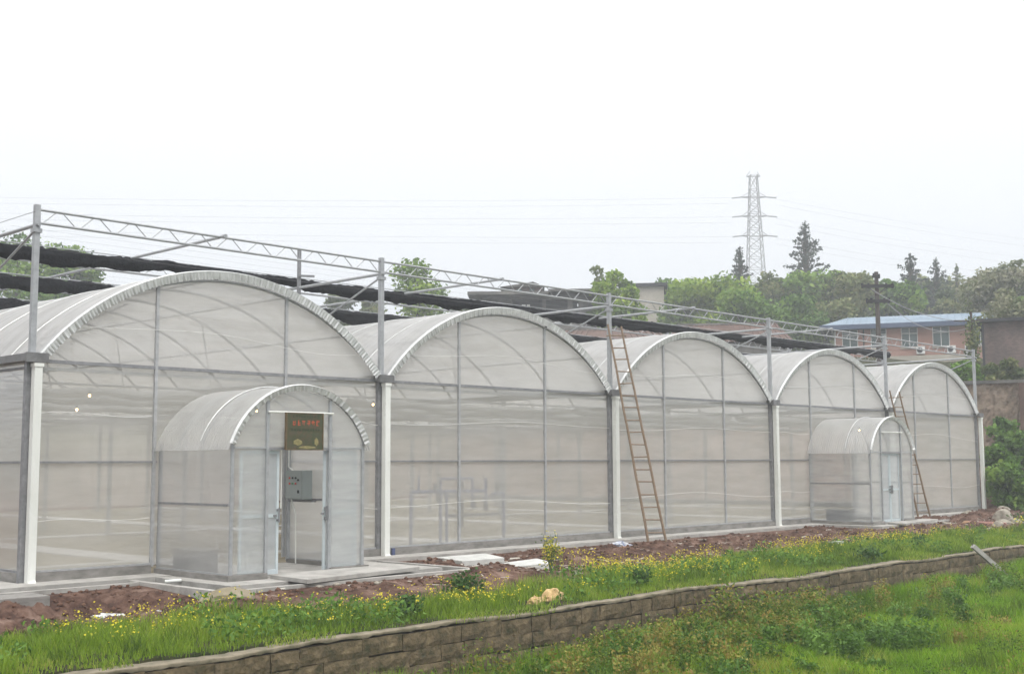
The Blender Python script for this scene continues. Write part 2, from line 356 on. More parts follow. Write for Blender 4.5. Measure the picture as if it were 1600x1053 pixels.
for b in range(5):
    x0, x1 = PX[b], PX[b+1]
    po = arc(x0+.06, x1-.06, ZG+.02, ZC, 26)
    roof_sheet('roof', po, -.12, LEN, .076, .009, 'roof', gh)
    crimp('arch_trim', arc(x0+.10, x1-.10, ZG+.03, ZC+.015, 236), -.13, .155, gh)
    m = MB(); pi_ = arc(x0+.1, x1-.1, ZG+.02, ZC-.16, 40); m.tube([(p[0], .0, p[1]) for p in pi_], .03, 6); m.build('front_hoop', 'galv', gh)
    # gable film
    m = MB(); pg = arc(x0+.1, x1-.1, ZG+.02, ZC-.14, 40)
    m.v += [(x0+.1, .03, 3.82), (x1-.1, .03, 3.82)]
    prev = 0
    k0 = len(m.v); m.v += [(p[0], .03, p[1]) for p in pg]
    m.f.append(tuple([0] + [k0+i for i in range(41)] + [1])[::-1]); m.m.append(0)
    m.build('gable_panel', 'film_top', gh)
    m = MB()
    def rect(xa, xb, za, zb): m.add([(xa,.03,za),(xb,.03,za),(xb,.03,zb),(xa,.03,zb)], [(0,1,2,3)])
    if b == 0: rect(x0, 2.56, .16, 3.82); rect(5.44, x1, .16, 3.82); rect(2.56, 5.44, 2.35, 3.82)
    elif b == 3: rect(x0, 26.6, .16, 3.82); rect(29.2, x1, .16, 3.82); rect(26.6, 29.2, 2.35, 3.82)
    else: rect(x0, x1, .16, 3.82)
    m.build('wall_panel', 'film', gh)
    # mullions
    ms = {0:(2.44,5.41), 1:(10.38,13.40), 2:(18.45,21.45), 3:(26.55,29.60), 4:(34.25,37.25)}[b]
    for mx in ms:
        cx = (x0+x1)/2; w_ = (x1-x0)/2-.1; h_ = ZC-.16-ZG; R = (w_*w_+h_*h_)/(2*h_); zt = ZC-.16-R+math.sqrt(R*R-(mx-cx)**2)
        m = MB(); m.box(mx-.03, mx+.03, -.03, .025, .12, zt); m.build('mullion', 'galvmid', gh)
    # horizontal rails with clip strips
    for z, w_, mt in ((3.82, .06, 'galvdark'), (2.05, .035, 'galvdark'), (.17, .035, 'galvmid')):
        m = MB(); 
        segs = [(x0+.05, x1-.05)] if z > 1 and z != 2.05 else None
        if segs is None:
            segs = [(x0+.05, x1-.05)] if b not in (0, 3) else ([(x0+.05, 2.5), (5.5, x1-.05)] if b == 0 else [(x0+.05, 26.4), (29.3, x1-.05)])
        for sa, sb in segs: m = MB(); m.box(sa, sb, -.022, .02, z-w_/2, z+w_/2); m.build('rail', mt, gh)
        if z == 3.82:
            m = MB(); m.box(x0+.05, x1-.05, .05, .12, 3.66, 3.72); m.build('rail', 'galv', gh)
    # curb
    for sa, sb in ([(x0, 2.40), (5.6, x1)] if b == 0 else [(x0, 26.3), (29.35, x1)] if b == 3 else [(x0, x1)]):
        m = MB(); m.box(sa, sb, -.075, .1, -.05, .15); m.build('curb', 'curb', gh)
    # lashing cords over the film
    for z, sg in ((2.9, .10), (1.02, .09), (4.45, .12)):
        m = MB(); q = []
        s_ = random.uniform(-1, 1)
        xa, xb = (x0+.1, x1-.1) if z < 4 else (x0+.75, x1-.75)
        if b == 0 and z < 4: xa = 5.6; 
        if b == 3 and z < 4: xa = 29.4
        for i in range(25):
            t = i/24; q.append((xa+(xb-xa)*t, -.045, z + s_*.12*(t-.5) + sg*math.sin(t*PI*(1.4+s_*.5)+s_) - .3*sg*math.sin(t*9)))
        m.tube(q, .0042, 4); m.build('lashing_cord', 'cord', gh)
        if xa in (5.6, 29.4):
            xe = 2.35 if b == 0 else 26.3
            q = [(x0+.1+(xe-x0-.1)*i/12, -.045, z+.1*sg*i/12+.35*sg*math.sin(i*.5)) for i in range(13)]
            m = MB(); m.tube(q, .0042, 4); m.build('lashing_cord', 'cord', gh)
# side walls, back wall
for xw in (PX[0], PX[5]):
    m = MB(); m.add([(xw,.03,.16),(xw,LEN,.16),(xw,LEN,3.85),(xw,.03,3.85)], [(0,1,2,3)]); m.build('wall_panel', 'film', gh)
    sx = -1 if xw < 1 else 1
    for z in (2.05, .17, 3.7):
        m = MB(); m.box(min(xw+sx*.01, xw+sx*.045), max(xw+sx*.01, xw+sx*.045), 0, LEN, z-.02, z+.02); m.build('rail', 'galvdark', gh)
    m = MB(); m.box(xw-.09, xw+.09, .1, LEN, -.05, .15); m.build('curb', 'curb', gh)
    for yy in ROWS[:-1]:
        m = MB(); m.box(min(xw+sx*.012, xw+sx*.05), max(xw+sx*.012, xw+sx*.05), yy-2.03, yy-1.97, .15, 3.84); m.build('mullion', 'galv', gh)
m = MB(); m.add([(PX[0],LEN,.1),(PX[5],LEN,.1),(PX[5],LEN,3.85),(PX[0],LEN,3.85)], [(0,1,2,3)]); m.build('wall_panel', 'film', gh)
for b in range(5):
    m = MB(); pg = arc(PX[b]+.1, PX[b+1]-.1, ZG-.06, ZC-.05, 24); m.v = [(p[0], LEN-.03, p[1]) for p in pg]; m.f = [tuple(range(25))]; m.m = [0]
    m.build('gable_panel', 'film_top', gh)
# columns, downpipes, gutters, interior
for i, x in enumerate(PX):
    xo = -.05 if i < 5 else -.08
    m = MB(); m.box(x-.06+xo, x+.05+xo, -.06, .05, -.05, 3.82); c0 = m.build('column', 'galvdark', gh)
    if 0 < i < 5:
        m = MB(); m.box(x-.05, x+.05, 4-.05, 4+.05, 0, 3.8); c1 = m.build('column', 'galv', gh)
        for r in ROWS[1:]:
            if r < 32: dup(c1, gh, (0, r-4, 0))
    m = MB()
    pr = [(x+.03-.075, -.24), (x+.03+.075, -.24), (x+.03+.075, -.10), (x+.03-.075, -.10)]
    m.box(x+.03-.07, x+.03+.07, -.225, -.095, .05, 3.76)
    m.add([(x-.04,-.235,.0),(x+.10,-.26,.0),(x+.10,-.10,.0),(x-.04,-.10,.0),(x-.04,-.225,.05),(x+.10,-.225,.05),(x+.10,-.095,.05),(x-.04,-.095,.05)],
          [(0,1,5,4),(1,2,6,5),(2,3,7,6),(3,0,4,7),(0,3,2,1)])
    m.box(x-.055, x+.115, -.24, -.085, 3.70, 3.76)
    m.build('downpipe', 'white_pvc', gh)
    m = MB()   # gutter trough and its end cap
    m.box(x-.16, x+.16, -.20, LEN, 3.80, 3.83); m.box(x-.19, x-.16, -.20, LEN, 3.80, 3.93); m.box(x+.16, x+.19, -.20, LEN, 3.80, 3.93)
    m.box(x-.20, x+.20, -.235, -.20, 3.775, 3.94)
    m.build('gutter', 'gutter', gh)
# interior trusses and hoops (one shape, copied)
def truss_mb(x0, x1, y, zb, zt, r, step_, rr):
    m = MB(); m.tube([(x0,y,zt),(x1,y,zt)], r, 6); m.tube([(x0,y,zb),(x1,y,zb)], r, 6)
    n = int(round((x1-x0)/step_)); s_ = (x1-x0)/n
    for i in range(n):
        xa = x0+i*s_
        m.tube([(xa+.04,y,zb),(xa+s_/2-.05,y,zt)], rr, 5); m.tube([(xa+s_/2+.05,y,zt),(xa+s_-.04,y,zb)], rr, 5)
    return m
for b in range(5):
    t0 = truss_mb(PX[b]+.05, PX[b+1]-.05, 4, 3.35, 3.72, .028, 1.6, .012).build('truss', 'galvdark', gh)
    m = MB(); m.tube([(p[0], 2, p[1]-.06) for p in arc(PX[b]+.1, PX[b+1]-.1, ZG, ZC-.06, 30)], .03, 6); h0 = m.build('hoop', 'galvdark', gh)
    m = MB(); cx = (PX[b]+PX[b+1])/2
    m.tube([(cx-2.2, 4, 3.72), (cx-1.9, 4, 5.3)], .018, 5); m.tube([(cx+2.2, 4, 3.72), (cx+1.9, 4, 5.3)], .018, 5); m.tube([(cx-3.4, 2.0, 4.15), (cx, 4, 5.55)], .018, 5)
    s0 = m.build('hoop_strut', 'galvdark', gh)
    for r in (8, 12, 16, 20, 24, 28): dup(t0, gh, (0, r-4, 0)); dup(s0, gh, (0, r-4, 0))
    for r in range(4, 32, 2): dup(h0, gh, (0, r-2, 0))
    m = MB(); m.tube([(p[0], 1.05, p[1]+.012) for p in arc(PX[b]+.06, PX[b+1]-.06, ZG+.02, ZC, 40)], .012, 5); j0 = m.build('sheet_joint', 'white_trim', gh)
    for k in range(1, 15): dup(j0, gh, (0, 2.1*k, 0))
    for fr in (.14, .32, .5, .68, .86):      # purlins under the roof
        p = arc(PX[b]+.1, PX[b+1]-.1, ZG, ZC-.05, 50)[int(fr*50)]
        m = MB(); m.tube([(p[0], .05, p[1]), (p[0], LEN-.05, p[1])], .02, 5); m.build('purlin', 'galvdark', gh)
    # gathered inner screen near the eaves
    for yy in (1.4, 3.7, 7.7):
        m = MB(); m.tube([(PX[b]+.2+(PX[b+1]-PX[b]-.4)*i/20, yy, 3.38+.03*math.sin(i*1.3+yy)) for i in range(21)], [.085+.02*math.sin(i*2.1) for i in range(21)], 8)
        m.build('inner_screen', surf('inner screen', [(.20,.20,.20),(.30,.30,.29)], 5, .9, .3) if 'isc' not in M else M['isc'], gh)
        M['isc'] = bpy.data.materials['inner screen']
# interior floor + paths
m = MB(); m.box(PX[0]-.02, PX[5]+.02, .02, LEN, -.2, -.015); tag(m.build('soil_floor', 'soil'), kind='structure')
m = MB()
for xa in (3.5, 11.6, 19.8, 27.9, 35.8): m.box(xa, xa+.9, .12, 31.5, -.02, .02)
m.box(.4, 39.5, 12.0, 12.7, -.02, .016)
m.box(.4, 39.5, 2.6, 2.9, -.02, .014)
tag(m.build('path', 'path'), kind='structure')
# lit bulbs hanging inside
bl = [((3.1,4.2,3.12),'lower'), ((3.35,4.2,3.42),'upper'), ((7.5,4.0,3.2),'c'), ((11.1,4.0,3.45),'d'), ((27.99,-1.0,2.94),'e')]
labs = ['lit bare bulb seen through the leftmost front panel, lower and further left of the pair', 'lit bare bulb seen through the leftmost front panel, upper and further right of the pair',
        'lit bare bulb glowing behind the near porch gable, left of its dark sign', 'lit bare bulb just left of the second white downpipe', 'lit bare bulb under the far porch roof']
def on_y(px, py, y):
    d_ = at(px, py, 1)-CAM; return CAM + d_*((y-CAM.y)/d_.y)
bl = [(on_y(120,640,1.0),0), (on_y(140,618,1.0),0), (on_y(401,642,1.0),0), (on_y(583,632,1.0),0), (on_y(1343,672,-1.0),0)]
for (p, _), lb in zip(bl, labs):
    t = thing('light_bulb', p, lb, 'light bulb', 'lit bulbs hanging in the greenhouse')
    me = rockmesh(.026, (1,1,1.15), 3, 2, 0); link('glass_bulb', me, 'bulb', t, True)
    m = MB(); m.tube([(0,0,.03),(0,0,.09)], .018, 8); m.tube([(0,0,.09),(0,0,.42)], .004, 5); m.build('socket', 'blackp', t)

# ------------------------------------------------------------------ shading frame on top
sf = thing('shading_structure', (0,0,3.95), 'galvanised shading frame of posts, lattice trusses and pipes standing above the greenhouse roofs', 'frame')
sf.location = (0,0,0)
ZT = 6.50; ZB = 6.26
for i, x in enumerate(PX):
    m = MB(); m.box(x-.048, x+.048, -.048, .048, 3.84, 6.58)
    m.box(x-.075, x+.075, -.075, .075, 6.08, 6.15); m.box(x-.09, x+.09, -.09, .09, 3.94, 3.965)
    po = m.build('post', 'galv', sf)
    for r in (4, 8, 12, 16): dup(po, sf, (0, r, 0))
    m = MB(); m.tube([(x, -.12, 6.22), (x, 16.2, 6.22)], .035, 8); m.build('pipe', 'galv', sf)
    m = MB(); m.tube([(x, .06, 6.13), (x, 2.7, 5.15)] if 0 < i < 5 else [(x, .06, 6.13), (x, 3.2, 4.95)], .022, 8); m.build('brace', 'galv', sf)
for b in range(5):
    if b < 4 or True:
        t0 = truss_mb(PX[b]+.06, PX[b+1]-.06, 0, ZB, ZT, .026, .72 if b else .72, .010).build('truss', 'galv', sf)
        dup(t0, sf, (0, 4, 0)); dup(t0, sf, (0, 8, 0))
        q = [(PX[b]+.5*i, 0, ZT+.03) for i in range(1, 15)]
    if b < 4:
        pe = [(352,369),(785,436),(1085,481),(1300,514)][b]; d_ = at(*pe, 1)-CAM; q_ = CAM+d_*((-.18-CAM.y)/d_.y)
        m = MB(); m.tube([(q_.x, -.18, q_.z), (q_.x, 16, q_.z-.02)], .032, 8); m.tube([(q_.x, -.2, q_.z), (q_.x, -.1, q_.z)], .042, 8); m.build('pipe', 'galv', sf)
for k in range(13):
    y = .4+.62*k; m = MB(); m.tube([(PX[0], y, 6.35), (PX[5], y, 6.35)], .0018, 3); m.build('wire', 'wire', sf)
m = MB(); m.tube([(-.02,-.05,6.45),(-.02,16,6.45)], .006, 4); m.build('wire', 'wire', sf)
m = MB(); m.box(7.93, 8.0, 3.02, 3.09, 3.84, 7.16); m.bar((7.9,3.0,6.5),(8.3,2.9,6.52),.05); m.build('post', 'galvdark', sf)
# black shade nets, gathered
def net(y, x0, x1, z0, h, lb, seed, sl=0.0045):
    q = np.random.default_rng(seed); n = int((x1-x0)/.09); K = 18; V = []; 
    ph = q.uniform(0, 6, 8)
    for i in range(n+1):
        x = x0+(x1-x0)*i/n; t = i/n
        sag = .05*math.sin(x*PI/4+ph[0])
        hh = h*(1+.22*math.sin(x*1.1+ph[1])*math.sin(x*.43+ph[2])+.10*math.sin(x*3.9+ph[3])+.04*math.sin(x*11+ph[4]))
        ww = .11*(1+.3*math.sin(x*1.7+ph[5]))
        if i < 4 or i > n-4: hh *= .75
        zt = z0+sl*x
        for j in range(K):
            a = 2*PI*j/K; rr = 1+.16*math.sin(5*a+x*3)+.10*math.sin(9*a-x*7)+.07*q.normal()
            cz = zt-hh/2+sag*.3+.06*math.exp(-((x-4.7)/.25)**2)
            zz = cz+hh/2*math.sin(a)*rr
            zz = min(zz, zt+.02+.035*abs(math.sin(x*2.3))**8 + (.09*math.exp(-((x-4.8)/.3)**2)))
            V.append((x, y+ww*math.cos(a)*rr, zz))
    I = np.arange((n+1)*K).reshape(n+1, K); J = np.roll(I, -1, 1)
    Fq = np.stack([I[:-1], J[:-1], J[1:], I[1:]], -1).reshape(-1, 4)
    V = np.array(V+[(x0,y,z0-h/2+sl*x0),(x1,y,z0-h/2+sl*x1)])
    caps = np.array([[len(V)-2, J[0][j], I[0][j], I[0][j]] for j in range(K)]); 
    o = npmesh('shade_net', V, Fq, 4, 'cloth')
    tag(o, lb, 'shade net', 'black shade nets gathered over the greenhouse')
    m = MB(); m.tube([(x0-.3, y+.02, z0+.035+sl*x0), (x1+.3, y+.02, z0+.035+sl*x1)], .012, 5); m.build('support_wire', 'galv', o)
net(3.5, -4, 39.4, 6.47, .26, 'long roll of black shade net nearest the camera, running above all the arches', 1)
net(7.2, -2, 36, 6.42, .31, 'roll of black shade net in the second row back, seen between the arches', 2, .002)
net(11.4, 0, 34, 6.42, .30, 'roll of black shade net furthest back, only a strip showing at the left edge', 3, .0)

# ------------------------------------------------------------------ porches
def porch(x0, x1, dep, label, openleaf, far):
    w = x1-x0; t = thing('entrance_porch', (x0, 0, 0), label, 'porch', 'arched entrance porches on the greenhouse front')
    yf = -dep; ze = 2.39; zc = 3.42; m1, m2 = w*.25, w*.72
    def B(name, mat, *boxes):
        m = MB()
        for b_ in boxes: m.box(*b_)
        return m.build(name, mat, t)
    po = arc(-.05, w+.05, ze-.02, zc, 22); 
    drop = [(-.10, ze-.14, -1, 0)] + po + [(w+.10, ze-.14, 1, 0)]
    roof_sheet('roof', drop, yf-.06, -.03, .076, .008, 'porch_roof', t)
    crimp('arch_trim', arc(-.06, w+.06, ze-.03, zc+.015, 90), yf-.07, .10, t, pitch=.05, depth=.02)
    for yy in (yf+.03, yf*.62, yf*.3):
        m = MB(); m.tube([(p[0], yy, p[1]-.03) for p in arc(0, w, ze, zc-.02, 24)], .018, 6); m.build('hoop', 'galv', t)
    m = MB(); m.tube([(p[0], yf*.62, p[1]+.02) for p in arc(-.04, w+.04, ze, zc+.01, 24)], .012, 5); m.build('sheet_joint', 'white_trim', t)
    # corner posts and mullions
    for px_ in (.03, w-.03): B('post', 'galv', (px_-.03, px_+.03, yf-.0, yf+.06, .06, ze))
    B('post', 'galv', (-.0, .06, -.10, -.04, .06, ze)); B('post', 'galv', (w-.06, w, -.10, -.04, .06, ze))
    cx = w/2; R = ((w/2)**2+(zc-.1-ze)**2)/(2*(zc-.1-ze))
    for mx in (m1, m2): B('mullion', 'galv', (mx-.03, mx+.03, yf-.02, yf+.04, .06, zc-.1-R+math.sqrt(R*R-(mx-cx)**2)))
    B('lintel', 'galvdark', (m1+.03, m2-.03, yf-.012, yf+.04, 2.25, 2.30))
    B('rail', 'galv', (.06, m1-.03, yf-.008, yf+.02, 2.27, 2.30)); B('rail', 'galv', (m2+.03, w-.06, yf-.008, yf+.02, 2.27, 2.30))
    m = MB(); m.tube([(m1-.02, yf-.05, 2.93), (m2+.04, yf-.05, 2.93)], .019, 8); m.build('bar', 'white_pvc', t)
    for xx in (-.0, w):
        sx = -1 if xx == 0 else 1
        B('rail', 'galvdark', (min(xx, xx+sx*.03), max(xx, xx+sx*.03), yf+.06, -.1, 1.27, 1.31))
        B('rail', 'galv', (min(xx, xx+sx*.03), max(xx, xx+sx*.03), yf+.06, -.1, .08, .11))
        m = MB(); xp = xx+sx*.004; m.add([(xp,yf+.03,.08),(xp,-.05,.08),(xp,-.05,ze-.02),(xp,yf+.03,ze-.02)], [(0,1,2,3)]); m.build('side_panel', 'porch_film', t)
    m = MB(); y_ = yf+.012
    for xa, xb in ((.03, m1), (m2, w-.03)): m.add([(xa,y_,.1),(xb,y_,.1),(xb,y_,2.27),(xa,y_,2.27)], [(0,1,2,3)])
    pg = arc(.03, w-.03, ze, zc-.09, 24); b0 = len(m.v); m.v += [(.03,y_,2.27),(w-.03,y_,2.27)] + [(p[0], y_, p[1]) for p in pg]
    m.f.append(tuple([b0]+[b0+2+i for i in range(25)]+[b0+1])[::-1]); m.m.append(0)
    m.build('front_panel', 'porch_film', t)
    B('curb', 'curb', (-.07, .07, yf-.07, -.08, -.05, .09)); B('curb', 'curb', (.072, m1, yf-.07, yf+.07, -.05, .09)); B('curb', 'curb', (m2, w-.072, yf-.07, yf+.07, -.05, .09)); B('curb', 'curb', (w-.07, w+.07, yf-.07, -.08, -.05, .09))
    B('floor', 'concrete', (.07, w-.07, yf+.07, .0, -.08, .012))
    # diagonal stay inside the left wall
    m = MB(); m.tube([(.05, -.4, 1.85), (.05, yf+.25, .85)], .012, 5); m.build('stay', 'galv', t)
    # sliding door leaves behind the front
    def leaf(xa, xb, handle_x):
        y0_, y1_ = yf+.065, yf+.10
        m = MB(); f_ = .05
        m.box(xa, xa+f_, y0_, y1_, .05, 2.24); m.box(xb-f_, xb, y0_, y1_, .05, 2.24)
        m.box(xa+f_, xb-f_, y0_, y1_, 2.18, 2.24); m.box(xa+f_, xb-f_, y0_, y1_, .05, .13); m.box(xa+f_, xb-f_, y0_, y1_, 1.05, 1.11)
        d = m.build('door', 'door_alu', t)
        m = MB(); ym = (y0_+y1_)/2
        m.add([(xa+f_,ym,.13),(xb-f_,ym,.13),(xb-f_,ym,1.05),(xa+f_,ym,1.05)], [(0,1,2,3)]); m.add([(xa+f_,ym,1.11),(xb-f_,ym,1.11),(xb-f_,ym,2.18),(xa+f_,ym,2.18)], [(0,1,2,3)])
        m.build('pane', 'door_film', d)
        m = MB(); m.box(handle_x-.02, handle_x+.02, y0_-.05, y0_, .98, 1.02); m.box(handle_x-.02, handle_x+.02, y0_-.05, y0_, 1.16, 1.20); m.box(handle_x-.012, handle_x+.012, y0_-.07, y0_-.045, .96, 1.22)
        m.box(handle_x-.09, handle_x-.02, y0_-.012, y0_, 1.06, 1.10)
        m.build('handle', 'galvdark', d)
    if openleaf:
        leaf(.23, 1.06, 1.03); leaf(2.06, 2.84, 2.09)
        m = MB(); m.tube([(1.06, -.05, 2.2), (1.10, -.45, .05)], .006, 4); m.build('cable', 'white_pvc', t)
        q = [(1.0, yf+.2, 2.95), (1.08, yf+.2, 2.75), (1.16, yf+.2, 2.5), (1.2, yf+.2, 2.2), (1.2, yf+.2, 1.2)]
        m = MB(); m.tube(q, .012, 5); m.build('conduit', 'white_pvc', t)
    else:
        leaf(m1+.01, (m1+m2)/2-.01, (m1+m2)/2-.04); leaf((m1+m2)/2+.01, m2-.01, (m1+m2)/2+.05)
    return t
porch(2.52, 5.50, 2.46, 'near arched entrance porch with its doors slid open and a dark sign above', True, False)
porch(26.30, 29.25, 2.22, 'far arched entrance porch with closed doors, beside the short ladder end', False, True)
# grey low tanks by the porch side walls (seen through the sheet)
def tank(x, y, lx, ly, h, label, name='water_box'):
    t = thing(name, (x, y, .012), label, 'box')
    m = MB(); m.box(0, lx, 0, ly, 0, h); m.build('body', 'greypipe' , t); m = MB(); m.box(-.02, lx+.02, -.02, ly+.02, h, h+.03); m.build('lid', 'curb', t)
tank(2.72, -1.25, .35, .95, .42, 'low dark grey box behind the left wall of the near porch')
tank(26.5, -1.3, .35, .8, .42, 'low blackish box behind the left wall of the far porch')
# sign
sg = thing('sign_board', (3.60, -2.56, 2.26), 'square dark green sign with faded red lettering hanging above the near porch door', 'sign')
m = MB(); m.box(0, .80, -.02, .02, 0, .655); m.build('board', 'signboard', sg)
m = MB(); m.box(-.02, .0, -.028, .025, -.01, .665); m.box(.80, .82, -.028, .025, -.01, .665); m.box(0,.8,-.026,.022,.655,.668); m.box(0,.8,-.026,.022,-.012,0); m.build('edge', 'signframe', sg)
def glyphs(x0, x1, z, h, n, seed, mat, name):
    q = random.Random(seed); m = MB(); w = (x1-x0)/n
    for i in range(n):
        xa = x0+i*w+w*.1; ww = w*.8
        for _ in range(3): zz = z+q.uniform(.05, .95)*h; m.box(xa+q.uniform(0,.3)*ww, xa+ww*q.uniform(.7,1), -.0225, -.0205, zz-h*.055, zz+h*.055)
        for _ in range(2): xx = xa+q.uniform(.1,.9)*ww; m.box(xx-h*.05, xx+h*.05, -.0235, -.0226, z+q.uniform(0,.3)*h, z+q.uniform(.7,1)*h)
    return m.build(name, mat, sg)
glyphs(.10, .74, .43, .105, 6, 3, 'signred', 'lettering')
glyphs(.12, .72, .575, .05, 10, 4, 'signdark', 'lettering'); glyphs(.08, .74, .335, .05, 11, 5, 'signdark', 'lettering')
m = MB()
for cx_, cz_, a_1, b_1 in ((.24,.13,.10,.055), (.66,.14,.045,.07), (.45,.04,.2,.025)):
    b0 = len(m.v); m.v += [(cx_+a_1*math.cos(k*.524)*(1+.15*math.sin(k*3)), -.0215, cz_+b_1*math.sin(k*.524)*(1+.15*math.cos(k*2))) for k in range(12)]; m.f.append(tuple(range(b0, b0+12))); m.m.append(0)
m.build('picture', 'signpale', sg)
# control box on the porch's right wall
cb = thing('control_box', (5.22, -.88, 1.30), 'grey electrical control box with two rows of small buttons inside the near porch', 'control box')
m = MB(); m.box(0, .24, 0, .56, 0, .57); m.build('cabinet', 'greybox', cb)
m = MB(); m.box(-.012, -.0005, .02, .54, .02, .55); dr = m.build('door', 'greybox', cb)
for k, (yy, zz, mt) in enumerate([(.40,.42,'red'), (.30,.42,'blackp'), (.20,.42,'blackp'), (.12,.38,'blackp'), (.40,.31,'red'), (.30,.31,'green'), (.20,.31,'red')]):
    m = MB(); m.tube([(-.013, yy, zz), (-.03, yy, zz)], .02, 10); m.build('button', mt, dr)
m = MB(); m.box(-.03, -.012, .10, .13, .12, .18); m.build('latch', 'blackp', dr)
m = MB(); m.tube([(.1,.5,0),(.1,.35,-.3),(.08,.3,-1.27)], .014, 6); m.tube([(.1,.45,.57),(.1,.56,.62),(.1,.60,.64),(.1,.60,1.2)], .012, 6); m.build('conduit', 'white_pvc', cb)
m = MB(); m.box(.20,.26,-.1,.75,-.06,-.02); m.build('bracket', 'galvdark', cb)

# irrigation manifold inside bay two
dm_ = at(641, 838, 1)-CAM; xm_ = (CAM+dm_*((1.1-CAM.y)/dm_.y)).x
im = thing('irrigation_manifold', (xm_+.90, 1.1, 0), 'blue grey irrigation pipes with valves standing behind the second bay panel', 'pipework')
def pipe(name, pts, r, mat, par=im): m = MB(); m.tube([(p_[0]*.93, p_[1], p_[2]*1.0) for p_ in pts], r*1.5, 7); return m.build(name, mat, par)
for xx, zz in ((-.95,1.32), (.08,1.32), (.30,1.32), (2.45,1.22)): pipe('leg', [(xx,0,0),(xx,0,zz)], .026, 'bluepipe')
pipe('pipe', [(-.95,0,1.32),(1.75,0,1.30)], .03, 'bluepipe'); pipe('pipe', [(.08,0,1.32),(.08,0,1.62),(1.25,0,1.62),(1.25,0,.9)], .024, 'bluepipe')
pipe('pipe', [(.30,0,.72),(2.3,0,.72)], .024, 'greypipe'); pipe('pipe', [(1.75,0,1.62),(1.75,0,.82)], .026, 'bluepipe'); pipe('pipe', [(2.0,0,1.22),(2.45,0,1.22)], .026, 'bluepipe')
pipe('pipe', [(-.68,0,1.32),(-.68,0,1.68)], .02, 'bluepipe')
pipe('pipe', [(.85,0,1.1),(.85,0,.42)], .03, 'greypipe')
for xx, zz in ((-.1,1.42), (.85,1.45), (.85,1.0), (1.3,.95), (1.75,.92), (2.1,1.12), (2.2,1.35), (.0,1.15)):
    xx *= .93; m = MB(); m.tube([(xx,-.0,zz-.07),(xx,0,zz+.07)], .055, 8); m.tube([(xx-.07,0,zz+.09),(xx+.07,0,zz+.09)], .015, 6); m.build('valve', 'greypipe', im)

# ------------------------------------------------------------------ apron, channels, slabs
m = MB()
m.box(-1.0, 40.9, -.75, -.08, -.14, 0)
m.box(-.9, -.1, -.08, 32.4, -.14, -.002)
ap = m.build('pavement', 'concrete'); tag(ap, kind='structure')
m = MB(); m.box(2.1, 6.9, -3.15, -.752, -.14, -.012); m.box(25.9, 30.4, -2.75, -.752, -.14, -.012); tag(m.build('pavement', 'concrete'), kind='structure')
m = MB()   # drain channel round the near porch: dark bottom, kerb rim
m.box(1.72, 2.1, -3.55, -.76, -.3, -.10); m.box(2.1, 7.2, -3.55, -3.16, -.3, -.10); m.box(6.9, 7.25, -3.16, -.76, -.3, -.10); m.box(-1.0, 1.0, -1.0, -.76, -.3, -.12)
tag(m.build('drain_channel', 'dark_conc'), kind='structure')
m = MB()
m.box(1.58, 1.72, -3.68, -.76, -.3, -.03); m.box(1.72, 7.38, -3.68, -3.55, -.3, -.03); m.box(7.25, 7.38, -3.55, -.76, -.3, -.03)
m.box(-1.0, 1.58, -1.12, -1.0, -.3, -.04); tag(m.build('kerb', 'concrete'), kind='structure')
def slabobj(name, pts, z0, z1, mat, label, cat, group=None, bev=.01, tilt=0):
    cx_ = sum(p[0] for p in pts)/len(pts); cy_ = sum(p[1] for p in pts)/len(pts)
    m = MB(); k = len(pts)
    for z, s_ in ((z0, 1), (z1-bev, 1), (z1, .985)): m.v += [((p[0]-cx_)*s_, (p[1]-cy_)*s_, z-z0 + tilt*(p[0]-cx_)) for p in pts]
    for r in range(2):
        for i in range(k): m.f.append((r*k+i, r*k+(i+1) % k, (r+1)*k+(i+1) % k, (r+1)*k+i)); m.m.append(0)
    m.f.append(tuple(2*k+i for i in range(k))); m.f.append(tuple(reversed(range(k)))); m.m += [0, 0]
    o = m.build(name, mat); o.location = (cx_, cy_, z0); return tag(o, label, cat, group)
slabobj('door_slab', [(3.2,-3.78),(6.15,-3.32),(5.95,-2.42),(3.3,-2.56)], -.012, .065, 'concrete', 'wide cement ramp slab lying before the open near porch door', 'slab')
slabobj('door_slab', [(26.9,-3.05),(30.2,-2.6),(30.3,-2.0),(27.2,-2.3)], -.012, .055, 'concrete', 'thin cement slab lying before the closed far porch door', 'slab')
slabobj('concrete_slab', [(8.75,-.98),(10.25,-1.0),(9.62,-2.2),(8.40,-2.15)], -.165, -.03, 'slab_white', 'pale square slab on the dirt, nearer the second downpipe', 'slab', 'pale concrete slabs lying on the dirt')
slabobj('concrete_slab', [(8.75,-3.0),(9.85,-2.95),(9.35,-3.85),(8.35,-3.72)], -.165, -.04, 'slab_white', 'pale square slab on the dirt, nearer the grass', 'slab', 'pale concrete slabs lying on the dirt', tilt=.02)
slabobj('drain_block', [(-1.25,-1.75),(-.35,-1.78),(-.35,-1.14),(-1.25,-1.14)], -.5, -.06, 'curb', 'grey cement block under the apron at the near corner', 'concrete block')
m = MB(); m.tube([(1.85,-1.5,-.02),(2.1,-1.62,-.01)], .03, 10); tag(m.build('drain_pipe', 'white_pvc'), 'short white pipe end sticking out beside the near porch base', 'pipe')
m = MB(); m.box(8.22, 8.30, -.14, -.10, .0, .15); m.build('valve_pipe', 'bluepipe'); bpy.data.objects['valve_pipe'].name = 'standpipe'
tag(bpy.data.objects['standpipe'], 'short blue pipe stub at the curb right of the second downpipe', 'pipe')

